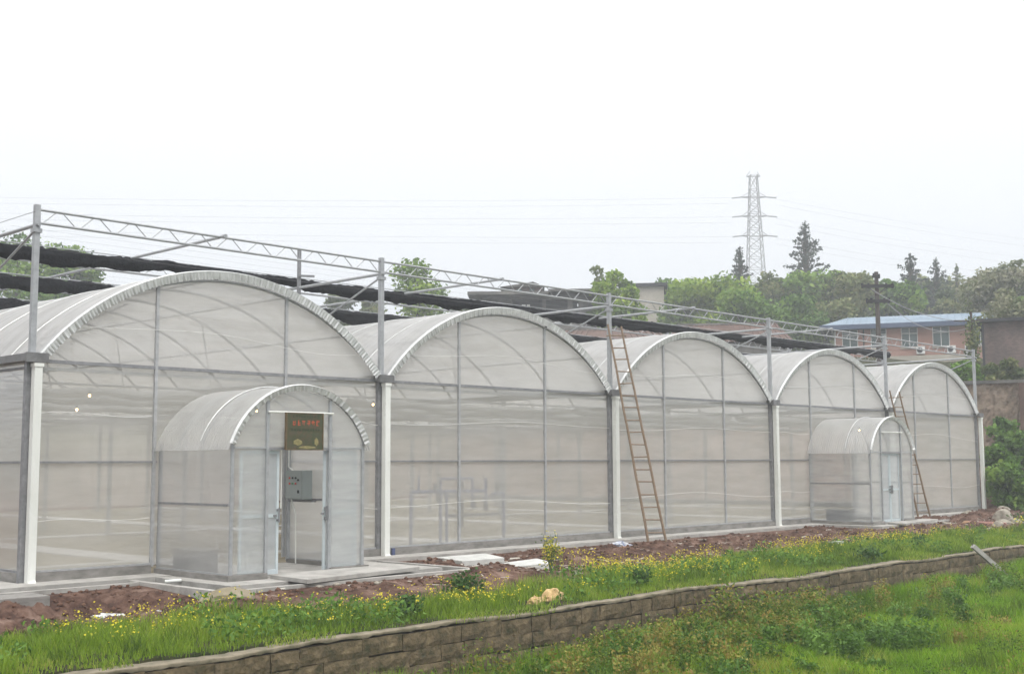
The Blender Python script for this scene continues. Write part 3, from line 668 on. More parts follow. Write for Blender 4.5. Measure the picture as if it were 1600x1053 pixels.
# ------------------------------------------------------------------ retaining wall of stone blocks
rw = thing('retaining_wall', (0,0,0), 'low brown stone block retaining wall between the flowering verge and the lower field', 'wall')
def wtop(x): return -.27 + .018*math.sin(x*.9)+.012*math.sin(x*2.3+1) + .03*math.exp(-((x-7.8)/2.5)**2)
def wy(x): return .05*math.sin(x*.35)
m = MB()
n = 120; xs_ = np.linspace(-8, 46, n+1)
for i in range(n):
    a, b_ = xs_[i], xs_[i+1]; f0 = WY0+.05+wy(a); f1 = WY0+.05+wy(b_)
    za, zb = wtop(a)-.06, wtop(b_)-.06
    m.add([(a,f0,-1.6),(b_,f1,-1.6),(b_,f1,zb),(a,f0,za),(b_,WY1,zb),(a,WY1,za)], [(0,1,2,3),(3,2,4,5)])
m.build('core', 'mortar', rw)
m = MB(); q = random.Random(5)
for row in range(5):
    x = -8+q.uniform(0,.4)
    while x < 45.5:
        l = q.uniform(.35, 1.05); x1 = x+l-.012
        zt = wtop(x+l/2)-.07-row*.235+q.uniform(-.012,.012); zb = zt-.222
        f = WY0+wy(x)-q.uniform(0,.018); bk = WY0+.1+wy(x); e = .025
        nxn, nzn = 5, 3; b0 = len(m.v)
        for iz in range(nzn+1):
            for ix in range(nxn+1):
                ex = 1 if ix in (0, nxn) else 0; ez = 1 if iz in (0, nzn) else 0
                m.v.append((x+l*ix/nxn*(1-.012/l)+q.uniform(-.008,.008), f+(.014 if ex or ez else 0)+q.uniform(-.009,.009), zb+(zt-zb)*iz/nzn+q.uniform(-.008,.008)))
        for iz in range(nzn):
            for ix in range(nxn):
                a = b0+iz*(nxn+1)+ix; m.f.append((a, a+1, a+nxn+2, a+nxn+1)); m.m.append(0)
        # sides to the core
        c0 = len(m.v); m.v += [(x, bk, zb), (x1, bk, zb), (x1, bk, zt), (x, bk, zt)]
        tl, tr = b0+nzn*(nxn+1), b0+nzn*(nxn+1)+nxn
        m.f += [tuple([tl]+[tl+i for i in range(1, nxn+1)]+[c0+2, c0+3]), tuple([c0, c0+1]+[b0+nxn-i for i in range(nxn+1)])]; m.m += [0,0]
        m.f += [(b0+nxn, c0+1, c0+2, tr), (c0, b0, tl, c0+3)]; m.m += [0,0]
        x += l
m.build('stone_blocks', 'stonewall', rw)
m = MB(); x = -8
n = 560
b0 = 0
for i in range(n+1):
    x = -8+54*i/n; zt = wtop(x)+q.uniform(-.005,.005); f = WY0-.02+wy(x)+q.uniform(-.007,.007)
    m.v += [(x,f+.02,zt-.045+q.uniform(-.012,.012)),(x,f+.004,zt-.006),(x,f+.03,zt),(x,WY1-.02+q.uniform(-.03,.03),zt+.005),(x,WY1,zt-.1)]
for i in range(n):
    for j in range(4): a = i*5+j; m.f.append((a, a+5, a+6, a+1)); m.m.append(0)
m.build('coping', 'coping', rw, True)
# leaning concrete post by the wall
lp = thing('broken_post', (20.75, -8.25, -1.02), 'grey broken concrete post leaning against the retaining wall at right', 'post')
m = MB(); m.bar((.45,-.35,0),(-.35,.33,.92),.14,.10); m.build('shaft', 'concrete', lp)
m = MB(); m.tube([(-.35,.33,.92),(-.37,.35,1.0)], .006, 5); m.tube([(-.31,.34,.93),(-.32,.36,.99)], .006, 5); m.build('rebar', 'rust', lp)

# ------------------------------------------------------------------ ladders (bamboo)
def ladder(foot, top, w, n, label, axis):
    t = thing('bamboo_ladder', foot, label, 'ladder', 'bamboo ladders leaning on the greenhouse')
    D = Vector(top)-Vector(foot); A = Vector(axis).normalized()
    for s_ in (-1, 1):
        P = [A*(s_*w/2*(1-.25*k/10)) + D*(k/10) + Vector((.012*math.sin(k*1.9+s_), 0, 0)) for k in range(11)]
        if s_ == 1: P[-1] = P[-1]-D*.01
        m = MB(); m.tube(P, [.036-.009*k/10 for k in range(11)], 8)
        for k in range(1, 20):
            c = A*(s_*w/2*(1-.25*k/20)) + D*(k/20); m.tube([c-D.normalized()*.012, c+D.normalized()*.012], .040-.009*k/20, 8)
        m.build('rail', 'bamboo', t)
    for k in range(n):
        f = (.045+.90*k/(n-1)); h = w/2*(1-.25*f)+.03
        if k == n-1: h += .07
        c = D*f; m = MB(); m.tube([c-A*h+Vector((0,0,.01*math.sin(k*2))), c+A*h-Vector((0,0,.01*math.sin(k*3)))], .019, 6); m.build('rung', 'bamboo', t)
    return t
ladder((16.14,-1.42,-.08), (16.10,-.12,5.72), .46, 17, 'long bamboo ladder leaning against the third downpipe post', (1,-.9,0))
ladder((33.15,-.75,-.08), (32.05,-.30,4.55), .46, 13, 'shorter bamboo ladder leaning up behind the far porch', (1,-.8,0))

# ------------------------------------------------------------------ rubble and litter
def put(name, me, mat, loc, label, cat, group=None, rz=0, sink=.25):
    o = link(name, me, mat, None); zz = float(ground_z(loc[0], loc[1])) if len(loc) < 3 else loc[2]
    o.location = (loc[0], loc[1], zz + (0 if len(loc) > 2 else .0)); o.rotation_euler = (0, 0, rz); return tag(o, label, cat, group)
def crumple(r, sq, seed): return rockmesh(r, sq, seed, 4, .35)
put('plastic_bag', crumple(.22, (1.9,.8,.35), 11), 'bag', (.0,-3.28), 'crumpled white plastic bag lying in the pit beside the near corner', 'plastic bag', rz=-.5)
put('plastic_bag', crumple(.09, (1.6,.8,.6), 12), 'bag', (.55,-3.45), 'small white plastic scrap beside the crumpled bag in the pit', 'plastic bag', rz=.4)
put('rubbish', crumple(.20, (1.7,.9,.45), 13), 'litter', (15.0,-1.15), 'blue and white plastic rubbish at the foot of the long ladder', 'rubbish', rz=-.3)
put('red_rag', crumple(.12, (1.4,.8,.35), 14), 'claybrick', (14.7,-1.45), 'small reddish brick piece beside the blue and white rubbish', 'brick')
put('yellow_stone', rockmesh(.20, (1.25,.8,.95), 21, 3, .35), 'tanrock', (5.72,-7.05), 'larger tan yellow stone on the wall edge, right one of the pair', 'stone', 'tan yellow stones by the wall')
put('yellow_stone', rockmesh(.13, (1.1,.8,1.0), 22, 3, .35), 'tanrock', (5.22,-7.12), 'smaller tan yellow stone on the wall edge, left one of the pair', 'stone', 'tan yellow stones by the wall')
put('stone', rockmesh(.34, (1.5,.8,.55), 23, 3, .1), 'soil', (1.5,-3.95), 'brownish flat stone half buried beside the pit', 'stone')
put('stone', rockmesh(.17, (1.2,.9,.9), 24, 3, .1), 'redsoil', (.75,-3.1), 'dark reddish clod above the white bag', 'stone')
rub = [((29.4,-3.2),.22,'rock','pale grey stone at the left end of the rubble, in front of the far porch'),
       ((30.6,-3.4),.16,'claybrick','orange clay brick lump left of the pink slab'),
       ((33.3,-3.6),.30,'rock','round pale stone just right of the pink slab'),
       ((35.6,-2.6),.40,'rock','tall pale grey rock standing in the rubble at the right'),
       ((37.2,-3.1),.34,'rock','wide pale rock at the right edge of the picture'),
       ((34.6,-3.4),.34,'rock','long pale rock right of the round stone in the rubble'),
       ((31.2,-4.2),.20,'rock','whitish stone in the grass below the pink slab'),
       ((36.5,-.9),.20,'rock','tan stone on the red soil near the last downpipe'),
       ((38.4,-1.5),.28,'rock','flat tan stone on the red soil right of the last downpipe')]
for k, (p, r, mt, lb) in enumerate(rub):
    put('rubble_stone', rockmesh(r, (1.2,.9,1.15 if 'tall' in lb else .75), 40+k, 3, .1), mt, p, lb, 'stone', 'rubble near the far end', rz=k)
o = slabobj('tile_slab', [(31.2,-3.1),(32.9,-3.0),(32.7,-3.9),(31.6,-3.85)], -.18, -.08, 'pinkslab', 'pink slab lying in the rubble at right', 'slab', tilt=-.06)
slabobj('white_block', [(19.9,-4.25),(20.4,-4.2),(20.4,-4.42),(19.9,-4.45)], -.28, -.12, 'slab_white', 'white block on the dirt edge between ladder and far porch', 'block')
slabobj('plank', [(30.3,-2.2),(32.6,-1.7),(32.6,-1.95),(30.35,-2.5)], -.12, -.06, 'curb', 'grey plank lying right of the far porch slab', 'plank')
# many clods and chips: uncountable
def scatter_clods():
    base = [rockmesh(1, (1,1,.7), 60+i, 1, .3) for i in range(5)]; arr = []
    for b_ in base:
        v = np.empty(len(b_.vertices)*3, np.float32); b_.vertices.foreach_get('co', v); f = np.array([list(p.vertices) for p in b_.polygons]); arr.append((v.reshape(-1,3), f))
    V = []; Fs = []; n = 0
    for k in range(9000):
        x = rng.uniform(-5, 43); y = rng.uniform(-4.6, -1.0) 
        if 1.5 < x < 7.5 and y > -3.75: continue
        if 25.8 < x < 30.5 and y > -2.8: continue
        if y < grass_edge(np.array(x))-.1: continue
        s_ = .012+.055*rng.random()**3.0; v, f = arr[k % 5]; a = rng.uniform(0, 6.28); c, s2 = math.cos(a), math.sin(a)
        vv = v*s_; vv = np.stack([vv[:,0]*c-vv[:,1]*s2, vv[:,0]*s2+vv[:,1]*c, vv[:,2]], -1) + np.array([x, y, float(ground_z(x, y))+s_*.2])
        V.append(vv); Fs.append(f+n); n += len(vv)
    o = npmesh('soil_clods', np.concatenate(V), np.concatenate(Fs), 3, 'redsoil'); tag(o, 'reddish brown soil clods scattered over the dirt strip', 'soil', kind='stuff')
    V = []; Fs = []; n = 0
    for k in range(420):
        t = rng.random()
        if t < .5: x, y = rng.normal(33.5, 3.0), rng.normal(-2.6, .8)
        else: x, y = rng.uniform(3, 28), rng.uniform(-4.3, -1.1)
        if 1.5 < x < 7.5 and y > -3.75 or 25.8 < x < 30.5 and y > -2.8 or y > -.9: continue
        s_ = .015+.07*rng.random()**(2.5 if t > .5 else 1.6); v, f = arr[k % 5]
        vv = v*s_*np.array([1.4, .8, .5]); V.append(vv+np.array([x, y, float(ground_z(x, y))+s_*.2])); Fs.append(f+n); n += len(vv)
    o = npmesh('stone_chips', np.concatenate(V), np.concatenate(Fs), 3, 'rock'); tag(o, 'pale stone chips scattered on the dirt strip', 'gravel', kind='stuff')
scatter_clods()
def straw():
    n = 700; x = np.concatenate([rng.uniform(2, 30, 400), rng.normal(8, 2.2, 300)]); y = rng.uniform(-4.9, -1.2, n)
    out = ~(((x > 1.5) & (x < 7.5) & (y > -3.75)) | ((x > 25.8) & (x < 30.5) & (y > -2.8))); x, y = x[out], y[out]; n = len(x)
    C = np.stack([x, y, ground_z(x, y)+.03], -1); nn = rng.normal(size=(n,3))*.25+np.array([0,0,1]); a = rng.uniform(0, 2*PI, n)
    u = np.stack([np.cos(a), np.sin(a), .1*rng.normal(size=n)], -1); v = np.stack([-np.sin(a), np.cos(a), .3*rng.normal(size=n)], -1)
    L_ = .04+.12*rng.random(n)**2; w_ = .006+.016*rng.random(n)
    V = np.stack([C-u*L_[:,None]-v*w_[:,None], C+u*L_[:,None]-v*w_[:,None], C+u*L_[:,None]+v*w_[:,None], C-u*L_[:,None]+v*w_[:,None]], 1).reshape(-1,3)
    o = npmesh('straw_litter', V, np.arange(4*n).reshape(-1,4), 4, 'cream'); tag(o, 'pale bits of straw and wood strewn over the bare soil', 'litter', kind='stuff')
straw()

# ------------------------------------------------------------------ grass and weeds
def blades(x, y, h, w, lean, tint, z=None):
    n = len(x); z = ground_z(x, y) if z is None else z
    a = rng.uniform(0, 2*PI, n); dx = np.cos(a)*w/2; dy = np.sin(a)*w/2
    la = rng.uniform(0, 2*PI, n); lx = np.cos(la)*lean*h; ly = np.sin(la)*lean*h
    V = np.empty((n, 5, 3))
    V[:,0] = np.stack([x-dx, y-dy, z-.02], -1); V[:,1] = np.stack([x+dx, y+dy, z-.02], -1)
    V[:,2] = np.stack([x+dx*.7+lx*.35, y+dy*.7+ly*.35, z+h*.6], -1); V[:,3] = np.stack([x-dx*.7+lx*.35, y-dy*.7+ly*.35, z+h*.6], -1)
    V[:,4] = np.stack([x+lx, y+ly, z+h], -1)
    i = np.arange(n)[:,None]*5
    T = np.concatenate([i+np.array([[0,1,2]]), i+np.array([[0,2,3]]), i+np.array([[3,2,4]])], 0)
    return V.reshape(-1,3), T, np.repeat(tint, 5)
def leaves(C, size, tint, flat=.0, elong=1.6):
    n = len(C); nrm = rng.normal(size=(n,3)); nrm[:,2] = np.abs(nrm[:,2])+flat; nrm /= np.linalg.norm(nrm, axis=1)[:,None]
    u = np.cross(nrm, rng.normal(size=(n,3))); u /= np.linalg.norm(u, axis=1)[:,None]; v = np.cross(nrm, u)
    s = size if np.ndim(size) else np.full(n, size); u = u*s[:,None]*.5*elong; v = v*s[:,None]*.5
    V = np.stack([C-u, C+v*.9+u*.1, C+u, C-v*.9+u*.1], 1).reshape(-1,3)
    return V, np.arange(n*4).reshape(-1,4), np.repeat(tint, 4)
def clumpf(x, y, s=1.3, ox=0): return fbm(x*s+ox, y*s, 3)
# verge grass
n = 150000; x = -8 + 54*rng.random(n)**1.35; y = rng.uniform(-7.62, -3.0, n)
keep = (y < grass_edge(x)+.25*rng.normal(size=n)) & (rng.random(n) < .35+2.2*ss(-.42,.05,clumpf(x,y,1.6,70))) & ~((np.abs(x-5.6) < .5) & (y < -6.9) & (rng.random(n) < .5)); x, y = x[keep], y[keep]
c = clumpf(x, y); h = (.08+.09*rng.random(len(x))+.20*np.clip(c, -.2, .5))*(1-.45*ss(-6.9,-7.45,y)); h = np.clip(h, .04, .28)
V, T, t = blades(x, y, h, .012+.004*(x > 15)+.006*(x > 28), .25+.35*rng.random(len(x)), np.clip(.42+.5*clumpf(x,y,.7,40)+.17*rng.normal(size=len(x)), 0, 1))
tag(npmesh('verge_grass', V, T, 3, 'grass', tint=t), 'bright green grass on the verge above the stone wall', 'grass', kind='stuff')
# low herb leaves in verge
n = 42000; x = -8+52*rng.random(n)**1.3; y = rng.uniform(-7.45, -3.4, n); keep = (y < grass_edge(x)+.1) & (clumpf(x,y,.9,7) > .12); x, y = x[keep], y[keep]
z = ground_z(x, y)+.02+rng.random(len(x))*.20*(1+np.clip(clumpf(x,y,.9,7),0,1))
V, T, t = leaves(np.stack([x,y,z],-1), .035+.03*rng.random(len(x)), rng.random(len(x))); tag(npmesh('verge_herbs', V, T, 4, 'weed_mid', tint=t), 'leafy green herbs among the verge grass', 'ground cover', kind='stuff')
# yellow flowers: stems with small petals
fx = []; fy = []
for k in range(1500):
    r = rng.random()
    if r < .4: xx = rng.uniform(-2, 12); yy = grass_edge(np.array(xx)) - abs(rng.normal(0, 1.3)) + .2
    elif r < .85: xx = rng.uniform(8, 24); yy = grass_edge(np.array(xx)) - abs(rng.normal(-.2, 1.2)) + .5
    else: xx = rng.uniform(22, 38); yy = grass_edge(np.array(xx)) - abs(rng.normal(0, .8))+.2
    if vnoise(np.array(xx*.8), np.array(yy*1.1)) < -.12: continue
    if yy < -7.3: continue
    fx.append(float(xx)); fy.append(float(yy))
fx = np.array(fx); fy = np.array(fy); fz = ground_z(fx, fy); fh = .14+.20*rng.random(len(fx))
tall = (np.abs(fx-8.0) < .35) & (fy < -4.2); fh[tall] += .3
V, T, t = blades(fx, fy, fh, .010, .12*np.ones(len(fx)), .5+.2*rng.random(len(fx))); so = npmesh('flower_stems', V, T, 3, 'grass', tint=t); tag(so, 'thin green stems of the yellow wildflowers', 'stems', kind='stuff')
k = 5; C = np.repeat(np.stack([fx, fy, fz+fh*.92], -1), k, 0) + rng.normal(size=(len(fx)*k,3))*np.array([.035,.035,.045])
V, T, t = leaves(C, .022+.014*rng.random(len(C)), rng.random(len(C)), .6, 1.1)
tag(npmesh('yellow_wildflowers', V, T, 4, 'flower', tint=t), 'small yellow wildflowers along the dirt edge of the verge', 'flowers', kind='stuff')
# individual leafy herbs that stand out on the verge
def herb(x, y, h, r, n_, label, mat='weed_dark', group=None, name='leafy_weed', ls=.05):
    z = float(ground_z(x, y)); t_ = thing(name, (x, y, z), label, 'weed', group)
    m = MB()
    for k in range(9):
        a = k*.7; m.tube([(0,0,-.02),(r*.35*math.cos(a), r*.35*math.sin(a), h*.55),(r*.75*math.cos(a), r*.75*math.sin(a), h*(.8+.2*math.sin(k*2)))], [.008,.006,.003], 5)
    m.build('stem', 'weed_stem', t_)
    C = rng.normal(size=(n_,3)); C /= np.linalg.norm(C, axis=1)[:,None]; C *= (rng.random(n_)**.45)[:,None]
    C = C*np.array([r, r, h*.5])*(1+.25*rng.normal(size=(n_,1))) + np.array([0,0,h*.55]); C[:,2] = np.maximum(C[:,2], .02)
    V, T, tt = leaves(C, ls*(.7+.6*rng.random(n_)), rng.random(n_), .3); npmesh('foliage', V, T, 4, mat, t_, tt)
M['weed_stem'] = surf('green stem', [(.08,.13,.03),(.12,.17,.05)], 6, .8, 0)
herb(4.75,-5.95,.42,.30,520,'dark green leafy weed clump on the verge left of the yellow stones')
herb(2.75,-6.85,.34,.22,320,'dark green weed close to the wall edge below the near porch')
herb(8.3,-6.9,.34,.22,320,'green weed clump on the wall edge right of the yellow stones')
herb(16.6,-7.1,.30,.35,320,'low dark weed on the wall edge below the far porch')
herb(8.0,-4.7,.75,.22,420,'tall yellow flowering plant standing above the others right of the slabs','flower_mix',ls=.035) if False else None
M['flower_mix'] = leafy('flowering plant', [(.06,.12,.02),(.12,.2,.03),(.6,.5,.03),(.8,.7,.05)], .3)
herb(8.05,-4.95,.78,.22,420,'tall yellow flowering plant standing above the others right of the slabs','flower_mix',ls=.035)
herb(31.6,-5.2,.5,.45,500,'green flowering weed clump on the verge under the pale rocks','flower_mix',ls=.06)
herb(34.5,-4.6,.7,.9,900,'dark green leafy weed mound below the pale rocks at right',ls=.08)
herb(20.9,-6.3,.35,.2,200,'small dark weed alone on the far verge grass')

# lower field
def infield(n, x0, x1, y0=-16.5, y1=-7.95):
    x = rng.uniform(x0, x1, n); y = rng.uniform(y0, y1, n)
    s = (x-CAM.x)*math.sin(YAW)+(y-CAM.y)*math.cos(YAW); l = (x-CAM.x)*math.cos(YAW)-(y-CAM.y)*math.sin(YAW)
    k = (s > 9.5) & (np.abs(l)/s < .56) 
    return x[k], y[k]
x, y = infield(330000, -2, 46); d = (x-CAM.x)*math.sin(YAW)+(y-CAM.y)*math.cos(YAW)
k = rng.random(len(x)) < np.clip(22/d, .25, 1)**1.2; x, y, d = x[k], y[k], d[k]
c = clumpf(x, y, .8, 3); dirt = clumpf(x, y, .55, 60)
k = (dirt < .42); x, y, d, c = x[k], y[k], d[k], c[k]
h = np.clip(.10+.10*rng.random(len(x))+.22*c, .04, .34)
V, T, t = blades(x, y, h, .009+.0005*d, .3+.4*rng.random(len(x)), np.clip(.5+.75*clumpf(x,y,.6,21)+.16*rng.normal(size=len(x)), 0, 1))
tag(npmesh('field_grass', V, T, 3, 'grass_field', tint=t), 'bright green grass covering the lower field', 'grass', kind='stuff')
# taller tussocks standing out of the sward, verge and field
tx = np.concatenate([rng.uniform(-4, 40, 240), rng.uniform(1, 38, 520)]); ty = np.concatenate([rng.uniform(-7.3, -4.6, 240), -8.0-8.5*rng.random(520)**1.5])
kp = (ty < grass_edge(tx)) | (ty < -7.9); tx, ty = tx[kp], ty[kp]; kb = 60
bx = np.repeat(tx, kb)+.10*rng.normal(size=len(tx)*kb); by = np.repeat(ty, kb)+.10*rng.normal(size=len(tx)*kb)
kp = (by < -7.95) | ((by > -7.6) & (np.repeat(ty, kb) > -7.6)); hb = np.repeat(.20+.22*rng.random(len(tx)), kb)*(.6+.5*rng.random(len(bx))); hb = np.where(by > -7.6, hb*.75, hb)
V, T, t = blades(bx[kp], by[kp], hb[kp], .011+.006*(bx[kp] > 15), .35+.3*rng.random(kp.sum()), np.clip(np.repeat(rng.random(len(tx)), kb)[kp]*.8+.1*rng.normal(size=kp.sum()), 0, 1))
tag(npmesh('grass_tussocks', V, T, 3, 'grass', tint=t), 'taller tufts of grass standing out of the verge and field', 'grass', kind='stuff')
# long grass along the foot of the wall
x = rng.uniform(0, 40, 32000); y = -7.95-.35*np.abs(rng.normal(size=32000)); kp = clumpf(x, y, 1.1, 12) > -.12; x, y = x[kp], y[kp]
V, T, t = blades(x, y, .22+.28*rng.random(len(x)), .011+.005*(x > 15), .3*np.ones(len(x)), np.clip(.4+.6*clumpf(x,y,.8,50)+.15*rng.normal(size=len(x)), 0, 1))
tag(npmesh('wall_foot_grass', V, T, 3, 'grass_field', tint=t), 'long grass growing along the foot of the stone wall', 'grass', kind='stuff')
# grass hanging over the wall top
x = rng.uniform(-3, 42, 9000); x = x[clumpf(x, 0*x, .9, 77) > -.05]; y = -7.62-.22*rng.random(len(x)); wz = -.27+.018*np.sin(x*.9)+.012*np.sin(x*2.3+1)+.03*np.exp(-((x-7.8)/2.5)**2)
V, T, t = blades(x, y, .05+.10*rng.random(len(x)), .011+.004*(x > 15), .9*np.ones(len(x)), rng.random(len(x)), z=wz-.02)
tag(npmesh('overhanging_grass', V, T, 3, 'grass', tint=t), 'short grass growing over the top edge of the stone wall', 'grass', kind='stuff')
# rusty olive weeds: dock like stems with many small leaves, in patches close to the wall and left
x, y = infield(42000, 0, 30); pr = .25*ss(15, 5, x) + .25*np.exp(-((x-9)/3)**2)*ss(-11,-8,y) + 1.3*clumpf(x,y,.6,90)-.22*ss(9,15,x)
k = rng.random(len(x)) < np.clip(pr-.15, 0, .62); x, y = x[k], y[k]
z0 = ground_z(x, y); hh = .20+.28*rng.random(len(x)) + .38*np.exp(-((y+8.4)/.7)**2)*ss(15,11,x)*ss(5,8,x)
tb = np.clip(.5+.9*clumpf(x,y,.6,33)+.12*rng.normal(size=len(x)), 0, 1)
V1, T1, t1 = blades(x, y, hh, .010, .22*np.ones(len(x)), tb)
kk = 7; fr = rng.uniform(.35, 1.0, (len(x), kk)); 
C = np.stack([np.repeat(x,kk), np.repeat(y,kk), (z0[:,None]+hh[:,None]*fr).ravel()], -1)+rng.normal(size=(len(x)*kk,3))*np.array([.03,.03,.015])
V2, T2, t2 = leaves(C, .018+.018*rng.random(len(C)), np.clip(np.repeat(tb,kk)+.2*rng.normal(size=len(C)),0,1))
tag(npmesh('field_weeds', V1, T1, 3, 'weed_olive', tint=t1), 'olive and rusty stems of tall weeds in the lower field', 'weeds', kind='stuff')
tag(npmesh('field_weed_leaves', V2, T2, 4, 'weed_olive', tint=t2), 'small olive and rust leaves of the weeds in the lower field', 'weeds', kind='stuff')
# rank weed clumps: dense, dark, standing high in front of the wall
def rank(n, seedx, seedy, name, mat, label, hmin, hmax, ls_):
    Cs, Bx, By, Bh, Bt, Ts = [], [], [], [], [], []
    for k in range(n):
        cx_, cy_ = seedx[k], seedy[k]; z_ = float(ground_z(cx_, cy_)); hh_ = rng.uniform(hmin, hmax); r_ = hh_*rng.uniform(.25,.5); tn = rng.uniform(.05,.95)
        ns_ = 16; a_ = rng.uniform(0, 6.28, ns_); rr_ = r_*np.sqrt(rng.random(ns_)); h_ = hh_*rng.uniform(.55,1,ns_)
        bx_ = cx_+rr_*np.cos(a_); by_ = np.minimum(cy_+rr_*np.sin(a_), -7.93); Bx.append(bx_); By.append(by_); Bh.append(h_); Bt.append(np.full(ns_, tn))
        f_ = rng.uniform(.15,1,(ns_,22)); off = rng.normal(size=(ns_,22,3))*np.array([.045,.045,.02]); 
        P_ = np.stack([bx_[:,None]+off[...,0], np.minimum(by_[:,None]+off[...,1], -7.9), z_+h_[:,None]*f_+off[...,2]], -1).reshape(-1,3); Cs.append(P_); Ts.append(np.clip(tn+.22*rng.normal(size=len(P_)), 0, 1))
    V, T, t = blades(np.concatenate(Bx), np.concatenate(By), np.concatenate(Bh), .012, .15*np.ones(n*16), np.concatenate(Bt)); tag(npmesh(name+'_stems', V, T, 3, mat, tint=t), label+', stems', 'weeds', kind='stuff')
    C = np.concatenate(Cs); V, T, t = leaves(C, ls_*(.7+.7*rng.random(len(C))), np.concatenate(Ts)); tag(npmesh(name+'_leaves', V, T, 4, mat, tint=t), label+', leaves', 'weeds', kind='stuff')
n = 155; sx_ = np.concatenate([rng.normal(8.8, 1.7, 65), rng.normal(6.0, 1.7, 50), rng.uniform(2, 12, 25), rng.uniform(12, 22, 15)]); sy_ = np.concatenate([-8.0-.6*np.abs(rng.normal(size=65)), -8.2-1.0*np.abs(rng.normal(size=50)), -8.3-3.5*rng.random(40)])
rank(n, sx_, sy_, 'rank_weeds', 'weed_olive', 'tall dark olive and rust weeds before the stone wall', .30, .75, .034)
n = 90; sx_ = np.concatenate([rng.normal(9, 2.6, 70), rng.uniform(4, 20, 20)]); sy_ = np.concatenate([-8.1-1.3*np.abs(rng.normal(size=70)), -8.2-3.8*rng.random(20)])
rank(n, sx_, sy_, 'green_weeds', 'weed_mid', 'leafy green weeds before the stone wall', .25, .6, .045)
# bare soil lumps in the field
for k, (xx, yy, r) in enumerate([(17.6,-11.2,.34),(19.4,-10.3,.42),(14.0,-12.2,.30)]):
    put('soil_mound', rockmesh(r, (1.5,1.2,.45), 80+k, 4, .25), 'redsoil', (xx, yy), ['brown soil mound in the field near the lower right corner','larger brown soil mound in the field by the right edge','small brown soil mound low in the field at right'][k], 'soil mound', 'soil mounds in the lower field')
# taller shrubs by the wall
def wallweed(x, y, h, r, n_, lb): herb(x, y, h, r, n_, lb, 'weed_olive', None, 'tall_weed', .045)
wallweed(8.9,-8.35,1.0,.38,900,'tall olive weed against the wall face at the middle of the picture')
wallweed(10.2,-8.4,.85,.45,900,'broad rusty weed bush by the wall right of the tall olive one')
wallweed(11.6,-8.5,.75,.40,700,'low olive weed bush by the wall, rightmost of the wall weeds')
wallweed(6.3,-8.3,.55,.35,600,'short rusty weed at the wall foot left of the tall olive one')

